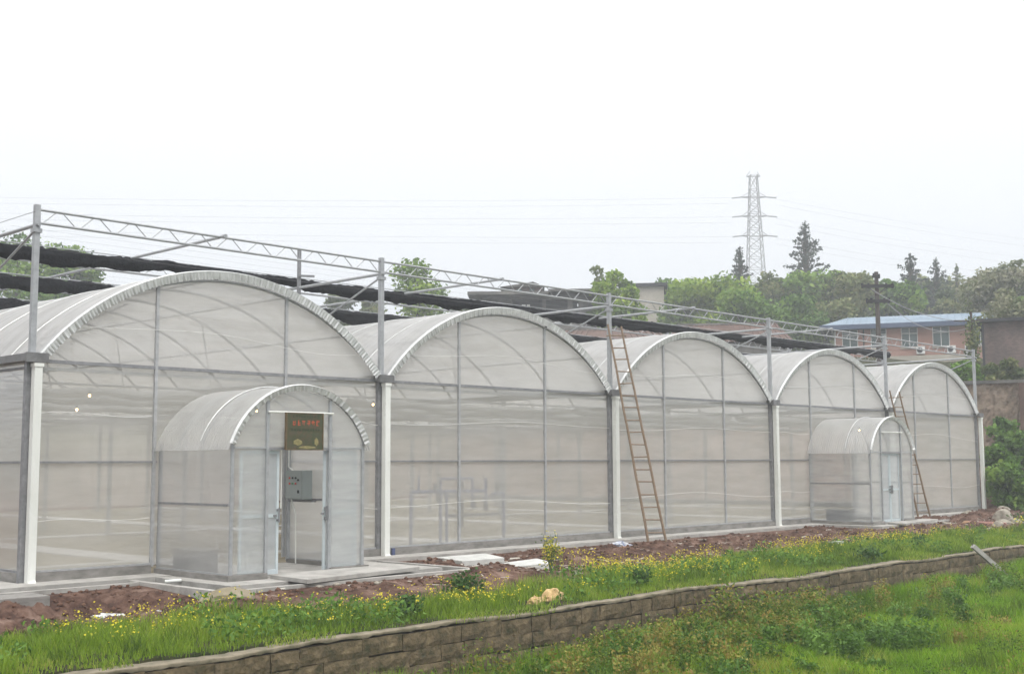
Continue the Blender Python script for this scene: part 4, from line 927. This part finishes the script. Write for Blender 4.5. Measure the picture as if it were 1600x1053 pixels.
# ------------------------------------------------------------------ background
def tree(px, top, wpx, d, kind, label, shape='round', nl=3500, ls=None, base=None, name='tree', group=None, gap=.0, squash=1.0, trunk=True, cat='tree', elev=None):
    P = at(px, top, d); x, y = P.x, P.y; zt = P.z; gz = float(ground_z(x, y)) if elev is None else elev
    H = zt-gz; W = wpx/FPX*d; t_ = thing(name, (x, y, gz), label, cat, group)
    q = np.random.default_rng(int(px*7+top)); ls = ls or (max(.10, .0024*d) if shape == 'round' else .15)
    cb_ = base if base is not None else H*.25
    # trunk + limbs
    blobs = []
    if shape == 'round':
        n_ = 16
        for k in range(n_):
            a = q.uniform(0, 2*PI); rr = W/2*.68*math.sqrt(q.random()); zz = cb_+(H-cb_)*q.uniform(.12, .86)
            lim = math.sqrt(max(.08, 1-((zz-cb_)/(H-cb_)-.45)**2/.36)); rr *= lim
            blobs.append((rr*math.cos(a), rr*math.sin(a), zz, W*q.uniform(.14,.24)))
        blobs.append((0, 0, H-W*.14, W*.16))
    else:
        n_ = 90
        for k in range(n_):
            f = ((k+.5)/n_)**1.0; zz = cb_+(H-cb_)*f; rr = W/2*min(1, 1.5*(1-f)**.85)*q.uniform(.1, 1.0)**.6; a = k*2.4
            blobs.append((rr*math.cos(a), rr*math.sin(a), zz+.10*rr, W*(.03+.045*(1-f)*q.uniform(.4,1.2))))
        blobs.append((0, 0, H-W*.03, W*.03))
    if shape == 'cone': gap = 0
    if trunk:
        m = MB(); r0 = max(.10, W*.035); top_ = H*(.7 if shape == 'round' else .96)
        m.tube([(0,0,-.3),(q.normal()*.1,q.normal()*.1,top_*.35),(q.normal()*.2,q.normal()*.2,top_*.7),(0,0,top_)], [r0, r0*.8, r0*.5, r0*.15], 7)
        for b_ in blobs[::1 if gap else 2]:
            z_ = max(cb_*.8, min(b_[2]-.25*W*.5, top_*.9)); m.tube([(0,0,z_*.85),(b_[0]*.55,b_[1]*.55,(z_+b_[2])/2),(b_[0],b_[1],b_[2])], [r0*.35, r0*.22, r0*.08], 5)
        m.build('trunk', 'bark', t_)
    tot = sum(b_[3]**2 for b_ in blobs); Cs = []; Ts = []
    for b_ in blobs:
        nn = int(nl*b_[3]**2/tot); D = q.normal(size=(nn,3)); D /= np.linalg.norm(D, axis=1)[:,None]; rad = b_[3]*(.55+.5*q.random(nn))
        # sub-clusters break the outline
        sub = q.normal(size=(9,3)); sub /= np.linalg.norm(sub, axis=1)[:,None]
        al = (D@sub.T).max(1); rad *= (.66+.46*al)*(1+.13*q.normal(size=nn))
        if gap:
            kp = al > gap+.15*q.random(nn); D, rad = D[kp], rad[kp]
        Cs.append(D*rad[:,None]*np.array([1,1,.8*squash])+np.array(b_[:3])); Ts.append(np.clip(q.uniform(.12,.85)+.16*q.normal(size=len(D)), 0, 1))
    if shape == 'cone':      # feathery branches in loose whorls
        Cs, Ts = [], []; nb_ = 64
        for k in range(nb_):
            f = (k+.5)/nb_; zz = cb_+(H-cb_)*f*.97; ln = W/2*min(1, 1.35*(1-f)**.8+.06)*q.uniform(.45, 1.12); a = k*2.4+q.uniform(-.5,.5)
            n1 = max(10, int(nl/nb_*(ln/(W/2))*1.9)); t1_ = q.random(n1)**.75; rise = q.uniform(-.05, .35)
            th = W*(.010+.020*q.random())*(1.25-.6*t1_)
            P_ = np.stack([np.cos(a)*ln*t1_, np.sin(a)*ln*t1_, zz+rise*ln*t1_**1.5], -1)+q.normal(size=(n1,3))*th[:,None]
            Cs.append(P_); Ts.append(np.clip(q.uniform(.2,.8)+.15*q.normal(size=n1), 0, 1))
        n1 = nl//12; t1_ = q.random(n1); Cs.append(np.stack([q.normal(size=n1)*W*.03*(1.2-t1_), q.normal(size=n1)*W*.03*(1.2-t1_), cb_+(H-cb_)*t1_], -1)); Ts.append(q.random(n1))
    C = np.concatenate(Cs); tt = np.concatenate(Ts)
    V, T, t3 = leaves(C, ls*(.7+.8*rng.random(len(C))), tt, .2, 1.5); npmesh('crown', V, T, 4, 'leaf_'+kind, t_, t3)
    return t_
TG = 'trees on the hill behind the greenhouse'
tree(30, 358, 190, 84, 'mid', 'big green tree behind the shade nets at the left edge', nl=7000, group=TG)
tree(118, 382, 110, 88, 'mid', 'green tree just right of the first shading post, behind the nets', nl=5000, group=TG)
tree(527, 452, 75, 95, 'dull', 'greyish tree between the first and second arches', nl=3000, group=TG)
tree(576, 462, 60, 98, 'dull', 'small dull tree behind the second shading post', nl=2400, group=TG)
tree(655, 406, 120, 82, 'bright', 'yellow green tree with a thin trunk rising above the second arch', nl=3000, gap=.35, group=TG)
tree(716, 470, 60, 95, 'dull', 'dull low tree right of the yellow green tree', nl=2000, group=TG)
tree(933, 414, 60, 92, 'dull', 'thin dull tree at the left of the bright green pair', nl=1600, gap=.45, group=TG)
tree(960, 422, 88, 86, 'bright', 'bright green tree right of the old grey building', nl=5200, group=TG)
tree(985, 445, 60, 84, 'bright', 'bright green tree in front of its taller neighbour behind the third post', nl=3000, group=TG)
tree(1040, 434, 95, 118, 'mid', 'low green tree behind the beige wall', nl=3600, group=TG)
tree(1075, 440, 120, 100, 'bright', 'broad green tree above the red brown roofs, left half', nl=6000, group=TG)
tree(1130, 436, 115, 98, 'bright', 'broad green tree above the red brown roofs, right half', nl=6000, group=TG)
tree(1155, 384, 74, 118, 'dark', 'dark thin pine left of the pylon', 'cone', nl=3200, group='dark pines on the skyline', elev=13)
tree(1200, 425, 105, 106, 'dull', 'brownish green tree below the pylon', nl=5600, group=TG)
tree(1257, 345, 98, 120, 'dark', 'tall dark pine standing alone right of the pylon', 'cone', nl=5000, group='dark pines on the skyline', elev=12)
tree(1262, 424, 120, 104, 'mid', 'broad green tree under the tall dark pine', nl=7000, group=TG)
tree(1325, 424, 120, 102, 'dull', 'broad brownish green tree behind the wooden power pole', nl=7000, group=TG)
tree(1385, 436, 80, 106, 'mid', 'green tree just right of the power pole', nl=4200, group=TG)
tree(1422, 396, 96, 112, 'dark', 'dark pine above the blue roof, left and tallest of the three', 'cone', nl=3800, group='dark pines on the skyline')
tree(1420, 440, 90, 104, 'mid', 'green tree behind the blue roof under the dark pines', nl=5000, group=TG)
tree(1462, 402, 70, 114, 'dark', 'dark slender pine above the blue roof, middle of the three', 'cone', nl=2200, gap=.2, group='dark pines on the skyline')
tree(1494, 412, 48, 120, 'dull', 'faint slender tree above the blue roof, right of the pines', 'cone', nl=1500, gap=.35, group=TG)
tree(1475, 450, 80, 106, 'dull', 'dull green tree low behind the blue roof', nl=3600, group=TG)
tree(1540, 418, 110, 92, 'pale', 'pale blossoming tree above the right end of the blue roof', nl=3600, gap=.35, group=TG)
tree(1592, 404, 90, 90, 'pale', 'pale blossoming tree at the right edge of the picture', nl=3200, gap=.35, group=TG)
tree(1590, 462, 60, 88, 'bright', 'green tree at the right edge above the dark brick building', nl=2600, group=TG)
tree(1572, 448, 90, 74, 'pale', 'pale leafy tree leaning over the blue roof end and the brick building', nl=2600, gap=.3, group=TG)
tree(1160, 452, 110, 90, 'mid', 'green tree low behind the red brown roof gable', nl=4500, group=TG)
tree(1240, 462, 120, 92, 'mid', 'green tree low behind the fourth shading post', nl=5500, group=TG)
tree(1305, 470, 90, 94, 'dull', 'dark green tree at the left end of the pink building', nl=4500, group=TG)
for k, (px, tp, w, d) in enumerate([(1020,455,120,125),(1110,450,140,128),(1210,445,150,130),(1330,445,160,128),(1450,440,160,130),(1560,440,170,128)]):
    tree(px, tp, w, d, 'dull', ['hazy tree in the back row behind the beige wall','hazy tree in the back row left of the small dark pine','hazy tree in the back row behind the pylon foot','hazy tree in the back row behind the power pole','hazy tree in the back row behind the dark pines','hazy tree in the back row behind the blossoming trees'][k], nl=3600, group='hazy back row of trees', ls=.42)
# bushes at right
BG = 'bushes below the old stone wall'
for px, tp, w, d, kd, lb, bs in [(1562,650,60,52,'mid','dark round bush against the stone wall at the right',.1),
        (1560,690,70,50.5,'bush','bright green bush just right of the last downpipe',.05),(1598,672,70,51,'bush','bright green bush at the right edge, below the stone wall',.05),
        (1580,715,90,49.5,'bush','lowest bright green bush right of the last downpipe, above the red soil',.02),
        (1512,562,62,60,'bush','green bush on top of the stone wall left of the brick building',.1),(1582,560,50,58.5,'dull','thin bush growing before the dark brick building',.1),
        (1548,568,40,58.6,'dull','small thin bush at the left foot of the dark brick building',.1)]:
    tree(px, tp, w, d, kd, lb, nl=3200, ls=.13, base=bs, name='bush', group=BG, trunk=True, cat='bush')
# old stone wall
def frame_at(px0, px1, d, name, label, cat, group=None):
    """an origin on the ground below px0 at distance d, x axis running to the right across the view"""
    P = at(px0, 600, d); al = YAW+math.atan((.5*(px0+px1)-800)/FPX); t_ = bpy.data.objects.new(name, None); COL.objects.link(t_); t_.location = (P.x, P.y, 0); t_.rotation_euler = (0, 0, -al)
    ex = Vector((math.cos(al), -math.sin(al))); 
    def xf(px):
        dr = at(px, 600, 1)-CAM; dx, dy = dr.x, dr.y; det = dx*(-ex.y)+dy*ex.x     # ray meets the wall line
        return (dx*(P.y-CAM.y)-dy*(P.x-CAM.x))/(-dx*ex.y+dy*ex.x)
    global XF, ROT; XF = xf; ROT = al
    tag(t_, label, cat, group); return t_, xf(px1), (lambda py: at(px0, py, d).z)
t_, w, zz = frame_at(1478, 1700, 57, 'old_stone_wall', 'high old stone wall with a dark coping behind the far end of the greenhouse', 'wall')
m = MB(); nn, mm = 60, 30; zt = zz(601)
for j in range(mm+1):
    for i in range(nn+1): m.v.append((w*i/nn, .12*float(vnoise(np.array(i*.9), np.array(j*.9)))+.05*random.random(), .5+(zt-.5)*j/mm))
for j in range(mm):
    for i in range(nn): a = j*(nn+1)+i; m.f.append((a,a+1,a+nn+2,a+nn+1)); m.m.append(0)
m.box(0, w, .15, .7, .5, zt-.01); m.build('stonework', 'stone_far', t_)
m = MB(); m.box(-.05, w, -.12, .75, zt, zt+.14); m.build('coping', 'grey_conc', t_)
m = MB(); m.box(3.15, 3.55, -.22, .1, 1.5, zt-.02); m.build('buttress', 'tile', t_)
# dark brick building
t_, w, zz = frame_at(1538, 1720, 63, 'brick_building', 'windowless dark brick building with a black flat roof edge at the right edge', 'building')
m = MB(); m.box(0, w, 0, 5, 4.5, zz(503)); m.build('wall', 'brick_dark', t_)
m = MB(); m.box(-.25, w, -.3, 5.3, zz(503), zz(498)); m.build('roof', 'dark_void', t_)
m = MB(); m.box(-.03, .10, -.035, -.005, 4.6, zz(506)); m.build('corner_pipe', 'dark_void', t_)
# pink building with the blue roof
t_, w, zz = frame_at(1306, 1550, 84, 'pink_building', 'low pink brick building with a blue metal roof and a row of windows', 'building')
ze = zz(509); z0 = 7.2
wins = [(1318,1343),(1363,1388),(1411,1437),(1460,1487),(1522,1549)]; sx_ = 84/FPX
zw0, zw1 = zz(546), zz(515)
m = MB(); cuts = [0]+[c_ for a,b_ in wins for c_ in (XF(a), XF(b_))]+[w]
for i in range(0, len(cuts)-1, 2): m.box(cuts[i], cuts[i+1], 0, .25, zw0, zw1)
m.box(0, w, 0, .25, z0, zw0); m.box(0, w, 0, .25, zw1, ze); m.box(0, .25, .25, 7, z0, ze); m.box(w-.25, w, .25, 7, z0, ze); m.box(.25,w-.25,6.75,7,z0,ze); m.box(.25,w-.25,3,3.1,z0,ze-.1)
m.build('wall', 'brick_pink', t_)
m = MB(); m.add([(-.9,-.6,ze),(w+.4,-.6,ze+.0),(w+.4,3.5,ze+.95),(-.9+1.6,3.5,ze+.95),(w+.4,7.6,ze),(-.9,7.6,ze)], [(0,1,2,3),(3,2,4,5),(0,3,5)])
for k in range(int(w/.45)):
    xx = .8+.45*k; m.bar((xx,-.58,ze+.02),(xx,3.45,ze+.96),.05,.04)
m.build('roof', 'blue_roof', t_)
m = MB(); m.box(-.9, w+.4, -.66, -.60, ze-.30, ze+.02); m.box(-.9,w+.4,-.6,0,ze-.30,ze-.25); m.box(-.95,-.9,-.6,7.6,ze-.3,ze+.02); m.build('fascia', 'blue_dark', t_)
for a, b_ in wins:
    xa, xb = XF(a), XF(b_); m = MB(); f_ = .05; zm = zw0+(zw1-zw0)*.70
    m.box(xa, xb, .04, .1, zw0, zw0+f_); m.box(xa, xb, .04, .1, zw1-f_, zw1); m.box(xa, xb, .03, .1, zm-f_/2, zm+f_/2)
    for xx in (xa+f_/2, (xa+xb)/2, xb-f_/2): m.box(xx-f_/2, xx+f_/2, .035, .095, zw0+f_, zw1-f_)
    wo = m.build('window', 'white', t_); m = MB(); m.box(xa, xb, .11, .13, zw0, zw1); m.build('pane', 'glassdark', wo)
    m = MB(); m.box(xa-.08, xb+.08, -.08, .0, zw0-.10, zw0-.02); m.build('sill', 'cream', wo)
m = MB(); m.box(XF(1385), XF(1530), -2.6, -2.3, 5.4, zz(558)-.25); m.build('parapet', 'cream', t_)
m = MB(); m.tube([(XF(1352), -.06, ze-.2), (XF(1352), -.06, z0)], .05, 6); m.build('downspout', 'dark_void', t_)
m = MB(); m.tube([(.05,-.06,ze-.2),(.05,-.06,z0)], .05, 6); m.build('downspout', 'white', t_)
P0 = at(1306, 600, 84); R0 = Matrix.Rotation(-ROT, 3, 'Z')
for k, pxa in enumerate((1434, 1482, 1510)):
    q_ = Vector((P0.x, P0.y, 0)) + R0 @ Vector((XF(pxa), -.32, zz(557)))
    ac = bpy.data.objects.new('air_conditioner', None); COL.objects.link(ac); ac.location = q_; ac.rotation_euler = (0,0,-ROT)
    tag(ac, ['white air conditioner unit on the pink wall, left one, under the third window','white air conditioner unit on the pink wall, middle one, under the fourth window','white air conditioner unit on the pink wall, right one, beside the vine-covered post'][k], 'air conditioner', 'air conditioners on the pink building')
    m = MB(); m.box(0,.55,0,.3,0,.5); m.build('casing', 'white', ac)
    m = MB(); m.tube([(.22,-.012,.25),(.22,-.002,.25)], .19, 14); m.build('fan_grille', 'dark_void', ac)
# old grey building
t_, w, zz = frame_at(738, 946, 86, 'old_building', 'old dark grey concrete building with open bays and a small gabled hut on its roof', 'building')
sx_ = 86/FPX; X_ = XF
m = MB(); z1 = zz(462)
m.box(X_(752), X_(930), 0, .3, zz(467), z1); m.box(X_(752), X_(758), 0, 6, 5, z1-.002); m.box(X_(930)-.003, X_(944), .0, 6, 5, z1-.1)
for a, b_ in ((752,757),(778,801),(848,854),(888,896),(905,930)): m.box(X_(a)+.002, X_(b_), 0.002, .3, zz(488), zz(467))
m.box(X_(752), X_(930), 0, .3, 5, zz(488)); m.box(X_(758), X_(930), 5.7, 6, 5, z1-.002)
m.build('wall', 'grey_conc', t_)
m = MB(); m.box(X_(758), X_(905), 2.2, 2.3, 5, z1-.01); m.build('room_shade_sheet', 'dark_void', t_)  # near-black sheet: shade of the open rooms put into its colour
m = MB(); m.box(X_(732), X_(858), -1.2, 6.2, z1, z1+.22); m.box(X_(858), X_(940), -.8, 6.2, z1+.25, z1+.42); m.build('roof', 'grey_conc', t_)
m = MB(); m.box(X_(800), X_(848), .4, 3.4, z1+.225, zz(446)); m.build('hut_wall', 'tile', t_)
m = MB(); a, b_, c_ = X_(782), X_(852), X_(834); zr = zz(438); zl = zz(446)
m.add([(a,.1,zl),(b_,.1,zl),(c_,.1,zr),(a,3.8,zl),(b_,3.8,zl),(c_,3.8,zr)], [(0,1,2),(3,5,4),(0,2,5,3),(2,1,4,5),(0,3,4,1)]); m.build('hut_roof', 'grey_conc', t_)
for a, b_ in ((808,816),(828,836)):
    m = MB(); m.box(X_(a), X_(b_), .33, .395, zz(458), zz(449)); m.build('window', 'glassdark', t_)
for k, (a, b_) in enumerate(((816,822),(824,829))):
    m = MB(); m.box(X_(a), X_(b_), -.06, -.03, zz(482), zz(475)); o = m.build('laundry', 'white', t_)
m = MB(); m.box(X_(758), X_(905), -.08, -.02, zz(483), zz(481.5)); m.build('balcony_rail', 'grey_conc', t_)
# beige wall building behind the trees
t_, w, zz = frame_at(990, 1040, 104, 'beige_building', 'plain beige building with a dark roof edge between the trees', 'building')
m = MB(); m.box(0, w, 0, 5, 7, zz(446)); m.build('wall', 'cream', t_); m = MB(); m.box(-.3, w+.3, -.3, 5.2, zz(446), zz(441)); m.build('roof', 'dark_void', t_)
# red brown tiled sheds
for k, (a, b_, tp, ey, d, lb) in enumerate([(870,1045,507,534,70,'long shed with a red brown tiled roof behind the ladder top'), (1046,1236,500,536,72,'shed with a red brown tiled roof and gable end behind the fourth arch')]):
    t_, w, zz = frame_at(a, b_, d, 'tiled_shed', lb, 'shed', 'red brown tiled sheds behind the greenhouse')
    m = MB(); zr = zz(tp); ze_ = zz(ey)
    m.add([(-.2,-.3,ze_),(w+.2,-.3,ze_),(w-.6,3,zr),(.4,3,zr),(w+.2,6.3,ze_),(-.2,6.3,ze_)], [(0,1,2,3),(3,2,4,5)])
    for i in range(int(w/.35)):
        f = (i+.5)/int(w/.35); m.bar((-.2+(w+.4)*f,-.28,ze_+.03),(.4+(w-1.0)*f,2.98,zr+.03),.10,.05)
    m.build('roof', 'tile', t_)
    m = MB(); m.box(0, w, 0, 6, 4.5, ze_-.06); m.build('wall', 'grey_conc', t_)
    m = MB(); m.bar((.4,3,zr+.06),(w-.6,3,zr+.06),.2,.12); m.build('ridge', 'grey_conc', t_)
# wooden power pole
P = at(1369, 425, 70); gz = float(ground_z(P.x, P.y))
pp = thing('power_pole', (P.x, P.y, gz), 'brown wooden power pole with two crossarms standing before the pink building', 'power pole', rz=-YAW)
H = P.z-gz; u = 70/FPX
m = MB(); m.tube([(0,0,-.5),(0,0,H)], [.17,.11], 10); m.build('pole', 'rust', pp)
for za, hw in ((H-.85, .92), (H-1.72, .68)):
    m = MB(); m.box(-hw, hw, -.26, -.10, za-.09, za+.09); ca = m.build('crossarm', 'blackp', pp)
    for xx in (-hw+.05, -hw*.55, hw*.55, hw-.05):
        m = MB(); m.tube([(xx,-.15,za-.12),(xx,-.15,za+.17)], .07, 8); m.build('insulator', 'blackp', ca)
m = MB(); m.bar((-.5,-.16,H-.9),(0,-.16,H-1.35),.05); m.bar((.5,-.16,H-.9),(0,-.16,H-1.35),.05); m.build('stay', 'rust', pp)
m = MB(); m.box(-.28,.10,-.25,-.08,H-.36,H-.22); m.tube([(-.2,-.16,H-.22),(-.2,-.16,H-.1)], .06, 8); m.tube([(.1,-.16,H-.40),(.1,-.16,H-.15)], .07, 8); m.build('switch', 'blackp', pp)
Pq = at(1517, 487, 61.5); gz2 = float(ground_z(Pq.x, Pq.y))
vp = thing('vine_post', (Pq.x, Pq.y, gz2), 'thin dark pole with vines on it beside the dark brick building', 'pole', rz=-YAW)
m = MB(); m.tube([(0,0,-.4),(0,0,Pq.z-gz2)], .06, 8); m.build('pole', 'rust', vp)
m = MB(); m.box(-.9,.55,-.1,-.04,Pq.z-gz2-.5,Pq.z-gz2-.44); m.build('crossarm', 'rust', vp)
C = rng.normal(size=(900,3))*np.array([.16,.16,.8])+np.array([0,0,Pq.z-gz2-1.9]); V, T, t3 = leaves(C, .12, rng.random(900)); npmesh('vine', V, T, 4, 'leaf_dull', vp, t3)
# local wires
def wire(name, A, B_, sag, r, label, group=None, parent=None, n=20):
    m = MB(); A = Vector(A); B_ = Vector(B_); m.tube([A.lerp(B_, i/n)-Vector((0,0,4*sag*(i/n)*(1-i/n))) for i in range(n+1)], r, 4)
    o = m.build(name, 'wire', parent)
    if parent is None: tag(o, label, 'cable', group)
    return o
for k, (xx, dz, lb) in enumerate([(-.5, -.75, 'thin local wire from the power pole crossing the pink wall, upper'), (.5, -1.62, 'thin local wire from the power pole crossing the pink wall, lower')]):
    A = at(1369+xx/u, 425, 70); A.z = P.z+dz-.1; wire('local_cable', A, (Pq.x, Pq.y, Pq.z-.5-.3*k), .5+.3*k, .018, lb, 'local wires between the two poles')
# pylon
d = 262; s_ = d/FPX; Pt = at(1177, 274, d); gz = float(ground_z(Pt.x, Pt.y)); H = Pt.z-gz
py_ = thing('pylon', (Pt.x, Pt.y, gz), 'tall lattice steel pylon far behind the hill trees', 'pylon', rz=-YAW)
def hw(z): # half width by height
    f = (H-z)*1.0; return .75 + .045*f if f < 21 else 1.7+.11*(f-21)
lv = [0]; 
while lv[-1] < H-2.0: lv.append(lv[-1]+max(1.7, 2.3*hw(lv[-1])*.62))
lv[-1] = H
for a, b_ in ((-1,-1),(1,-1),(1,1),(-1,1)):
    m = MB(); m.tube([(a*hw(z), b_*hw(z), z) for z in lv], .10, 4); m.build('leg', 'pylon', py_)
m = MB(); cn = [(-1,-1),(1,-1),(1,1),(-1,1)]
for i in range(len(lv)-1):
    z0_, z1_ = lv[i], lv[i+1]
    for k in range(4):
        a, b_ = cn[k], cn[(k+1) % 4]
        m.tube([(a[0]*hw(z0_), a[1]*hw(z0_), z0_), (b_[0]*hw(z1_), b_[1]*hw(z1_), z1_)], .055, 3, False); m.tube([(b_[0]*hw(z0_), b_[1]*hw(z0_), z0_), (a[0]*hw(z1_), a[1]*hw(z1_), z1_)], .055, 3, False)
        m.tube([(a[0]*hw(z1_), a[1]*hw(z1_), z1_), (b_[0]*hw(z1_), b_[1]*hw(z1_), z1_)], .055, 3, False)
m.build('bracing', 'pylon', py_)
arms = [(276, 1.5, 1.0), (309, 2.9, 2.0), (339, 2.9, 2.2), (370, 2.9, 2.4)]
for ya, hl, _ in arms:
    za = H-(ya-274)*s_; m = MB()
    for sx in (-1, 1): m.tube([(sx*hl,0,za),(sx*hw(za),-hw(za),za+.0)], .07, 4); m.tube([(sx*hl,0,za),(sx*hw(za),hw(za),za)], .07, 4); m.tube([(sx*hl,0,za),(sx*hw(za),0,za+1.1)], .06, 4)
    m.tube([(-hl,0,za),(hl,0,za)], .08, 4)
    ar = m.build('crossarm', 'pylon', py_)
    if ya > 280:
        for sx in (-1, 1):
            m = MB(); m.tube([(sx*hl,0,za),(sx*(hl+1.9),-.4,za-.25)], .16, 6); m.build('insulator', 'wire', ar)
Ml = at(-500, 292, 200); Mr = at(2000, 430, 330)
k = 0
for ya, hl, _ in arms[1:]:
    for dy, dd in ((0, 0), (9, 3)):
        A = at(1177-(hl+1.9)/s_, ya+dy, d+dd); B_ = at(-420, ya+dy-10-(ya-309)*.25, 215+dd)
        wire('power_line', A, B_, 1.2, .02, ['upper of the top pair','lower of the top pair','upper of the middle pair','lower of the middle pair','upper of the lowest pair','lower of the lowest pair'][k]+' of power lines running left from the pylon', 'power lines running left from the pylon', n=40)
        A = at(1177+(hl+1.9)/s_, ya+dy+2, d+dd); B_ = at(1960, 405+(ya-309)*.95+dy*1.4, 280+dd)
        wire('power_line', A, B_, 2.0, .02, ['upper of the top pair','lower of the top pair','upper of the middle pair','lower of the middle pair','upper of the lowest pair','lower of the lowest pair'][k]+' of power lines running right from the pylon', 'power lines running right from the pylon', n=40)
        k += 1

# ------------------------------------------------------------------ haze
m = MB(); m.box(-125, 430, -65, 410, -3.5, 75)
hz = m.build('haze', 'white'); hz.data.materials.clear(); tag(hz, kind='stuff')
hm, hn = nt('haze air'); pv = N(hn, 'ShaderNodeVolumePrincipled'); pv.inputs['Density'].default_value = .0019; pv.inputs['Color'].default_value = (.93,.96,1,1); pv.inputs['Anisotropy'].default_value = .2
ho = N(hn, 'ShaderNodeOutputMaterial'); L(hn, pv, 0, ho, 'Volume'); hz.data.materials.append(hm)

# ------------------------------------------------------------------ light
SUN_EL, SUN_AZ = math.radians(58), math.radians(200)
W = bpy.data.worlds.new('World'); sc.world = W; W.use_nodes = True; wn = W.node_tree; wn.nodes.clear()
sky = N(wn, 'ShaderNodeTexSky'); sky.sky_type = 'NISHITA'; sky.sun_disc = False; sky.sun_elevation = SUN_EL; sky.sun_rotation = SUN_AZ
sky.air_density = 1.5; sky.dust_density = 6; sky.ozone_density = 1
hs = N(wn, 'ShaderNodeHueSaturation', i_Saturation=.10); L(wn, sky, 0, hs, 'Color')
# overcast layer: brighter overhead than near the horizon
tc = N(wn, 'ShaderNodeTexCoord'); sp = N(wn, 'ShaderNodeSeparateXYZ'); L(wn, tc, 'Generated', sp, 0)
cr = ramp(wn, [(4.75,5.0,5.45),(5.1,5.3,5.65),(6.9,7.0,7.15),(15.5,15.5,15.5)], [0,.10,.34,1.0]); L(wn, sp, 'Z', cr, 0)
mx = N(wn, 'ShaderNodeMixRGB', i_0=.9); L(wn, hs, 0, mx, 1); L(wn, cr, 0, mx, 2)
bg = N(wn, 'ShaderNodeBackground', i_Strength=.10); L(wn, mx, 0, bg, 0)
wo = N(wn, 'ShaderNodeOutputWorld'); L(wn, bg, 0, wo, 0)
sl = bpy.data.lights.new('sun', 'SUN'); sl.energy = 1.0; sl.angle = math.radians(25); sl.color = (1, .97, .93)
so = bpy.data.objects.new('sun', sl); COL.objects.link(so)
sd = Vector((math.sin(SUN_AZ)*math.cos(SUN_EL), math.cos(SUN_AZ)*math.cos(SUN_EL), math.sin(SUN_EL)))
so.rotation_euler = sd.to_track_quat('Z', 'Y').to_euler(); so.location = (0,-30,40)
sc.view_settings.view_transform = 'Standard'; sc.view_settings.look = 'None'; sc.view_settings.exposure = .8; sc.view_settings.gamma = 1
sc.cycles.use_denoising = True
sc.cycles.transparent_max_bounces = 24; sc.cycles.max_bounces = 8; sc.cycles.volume_bounces = 1
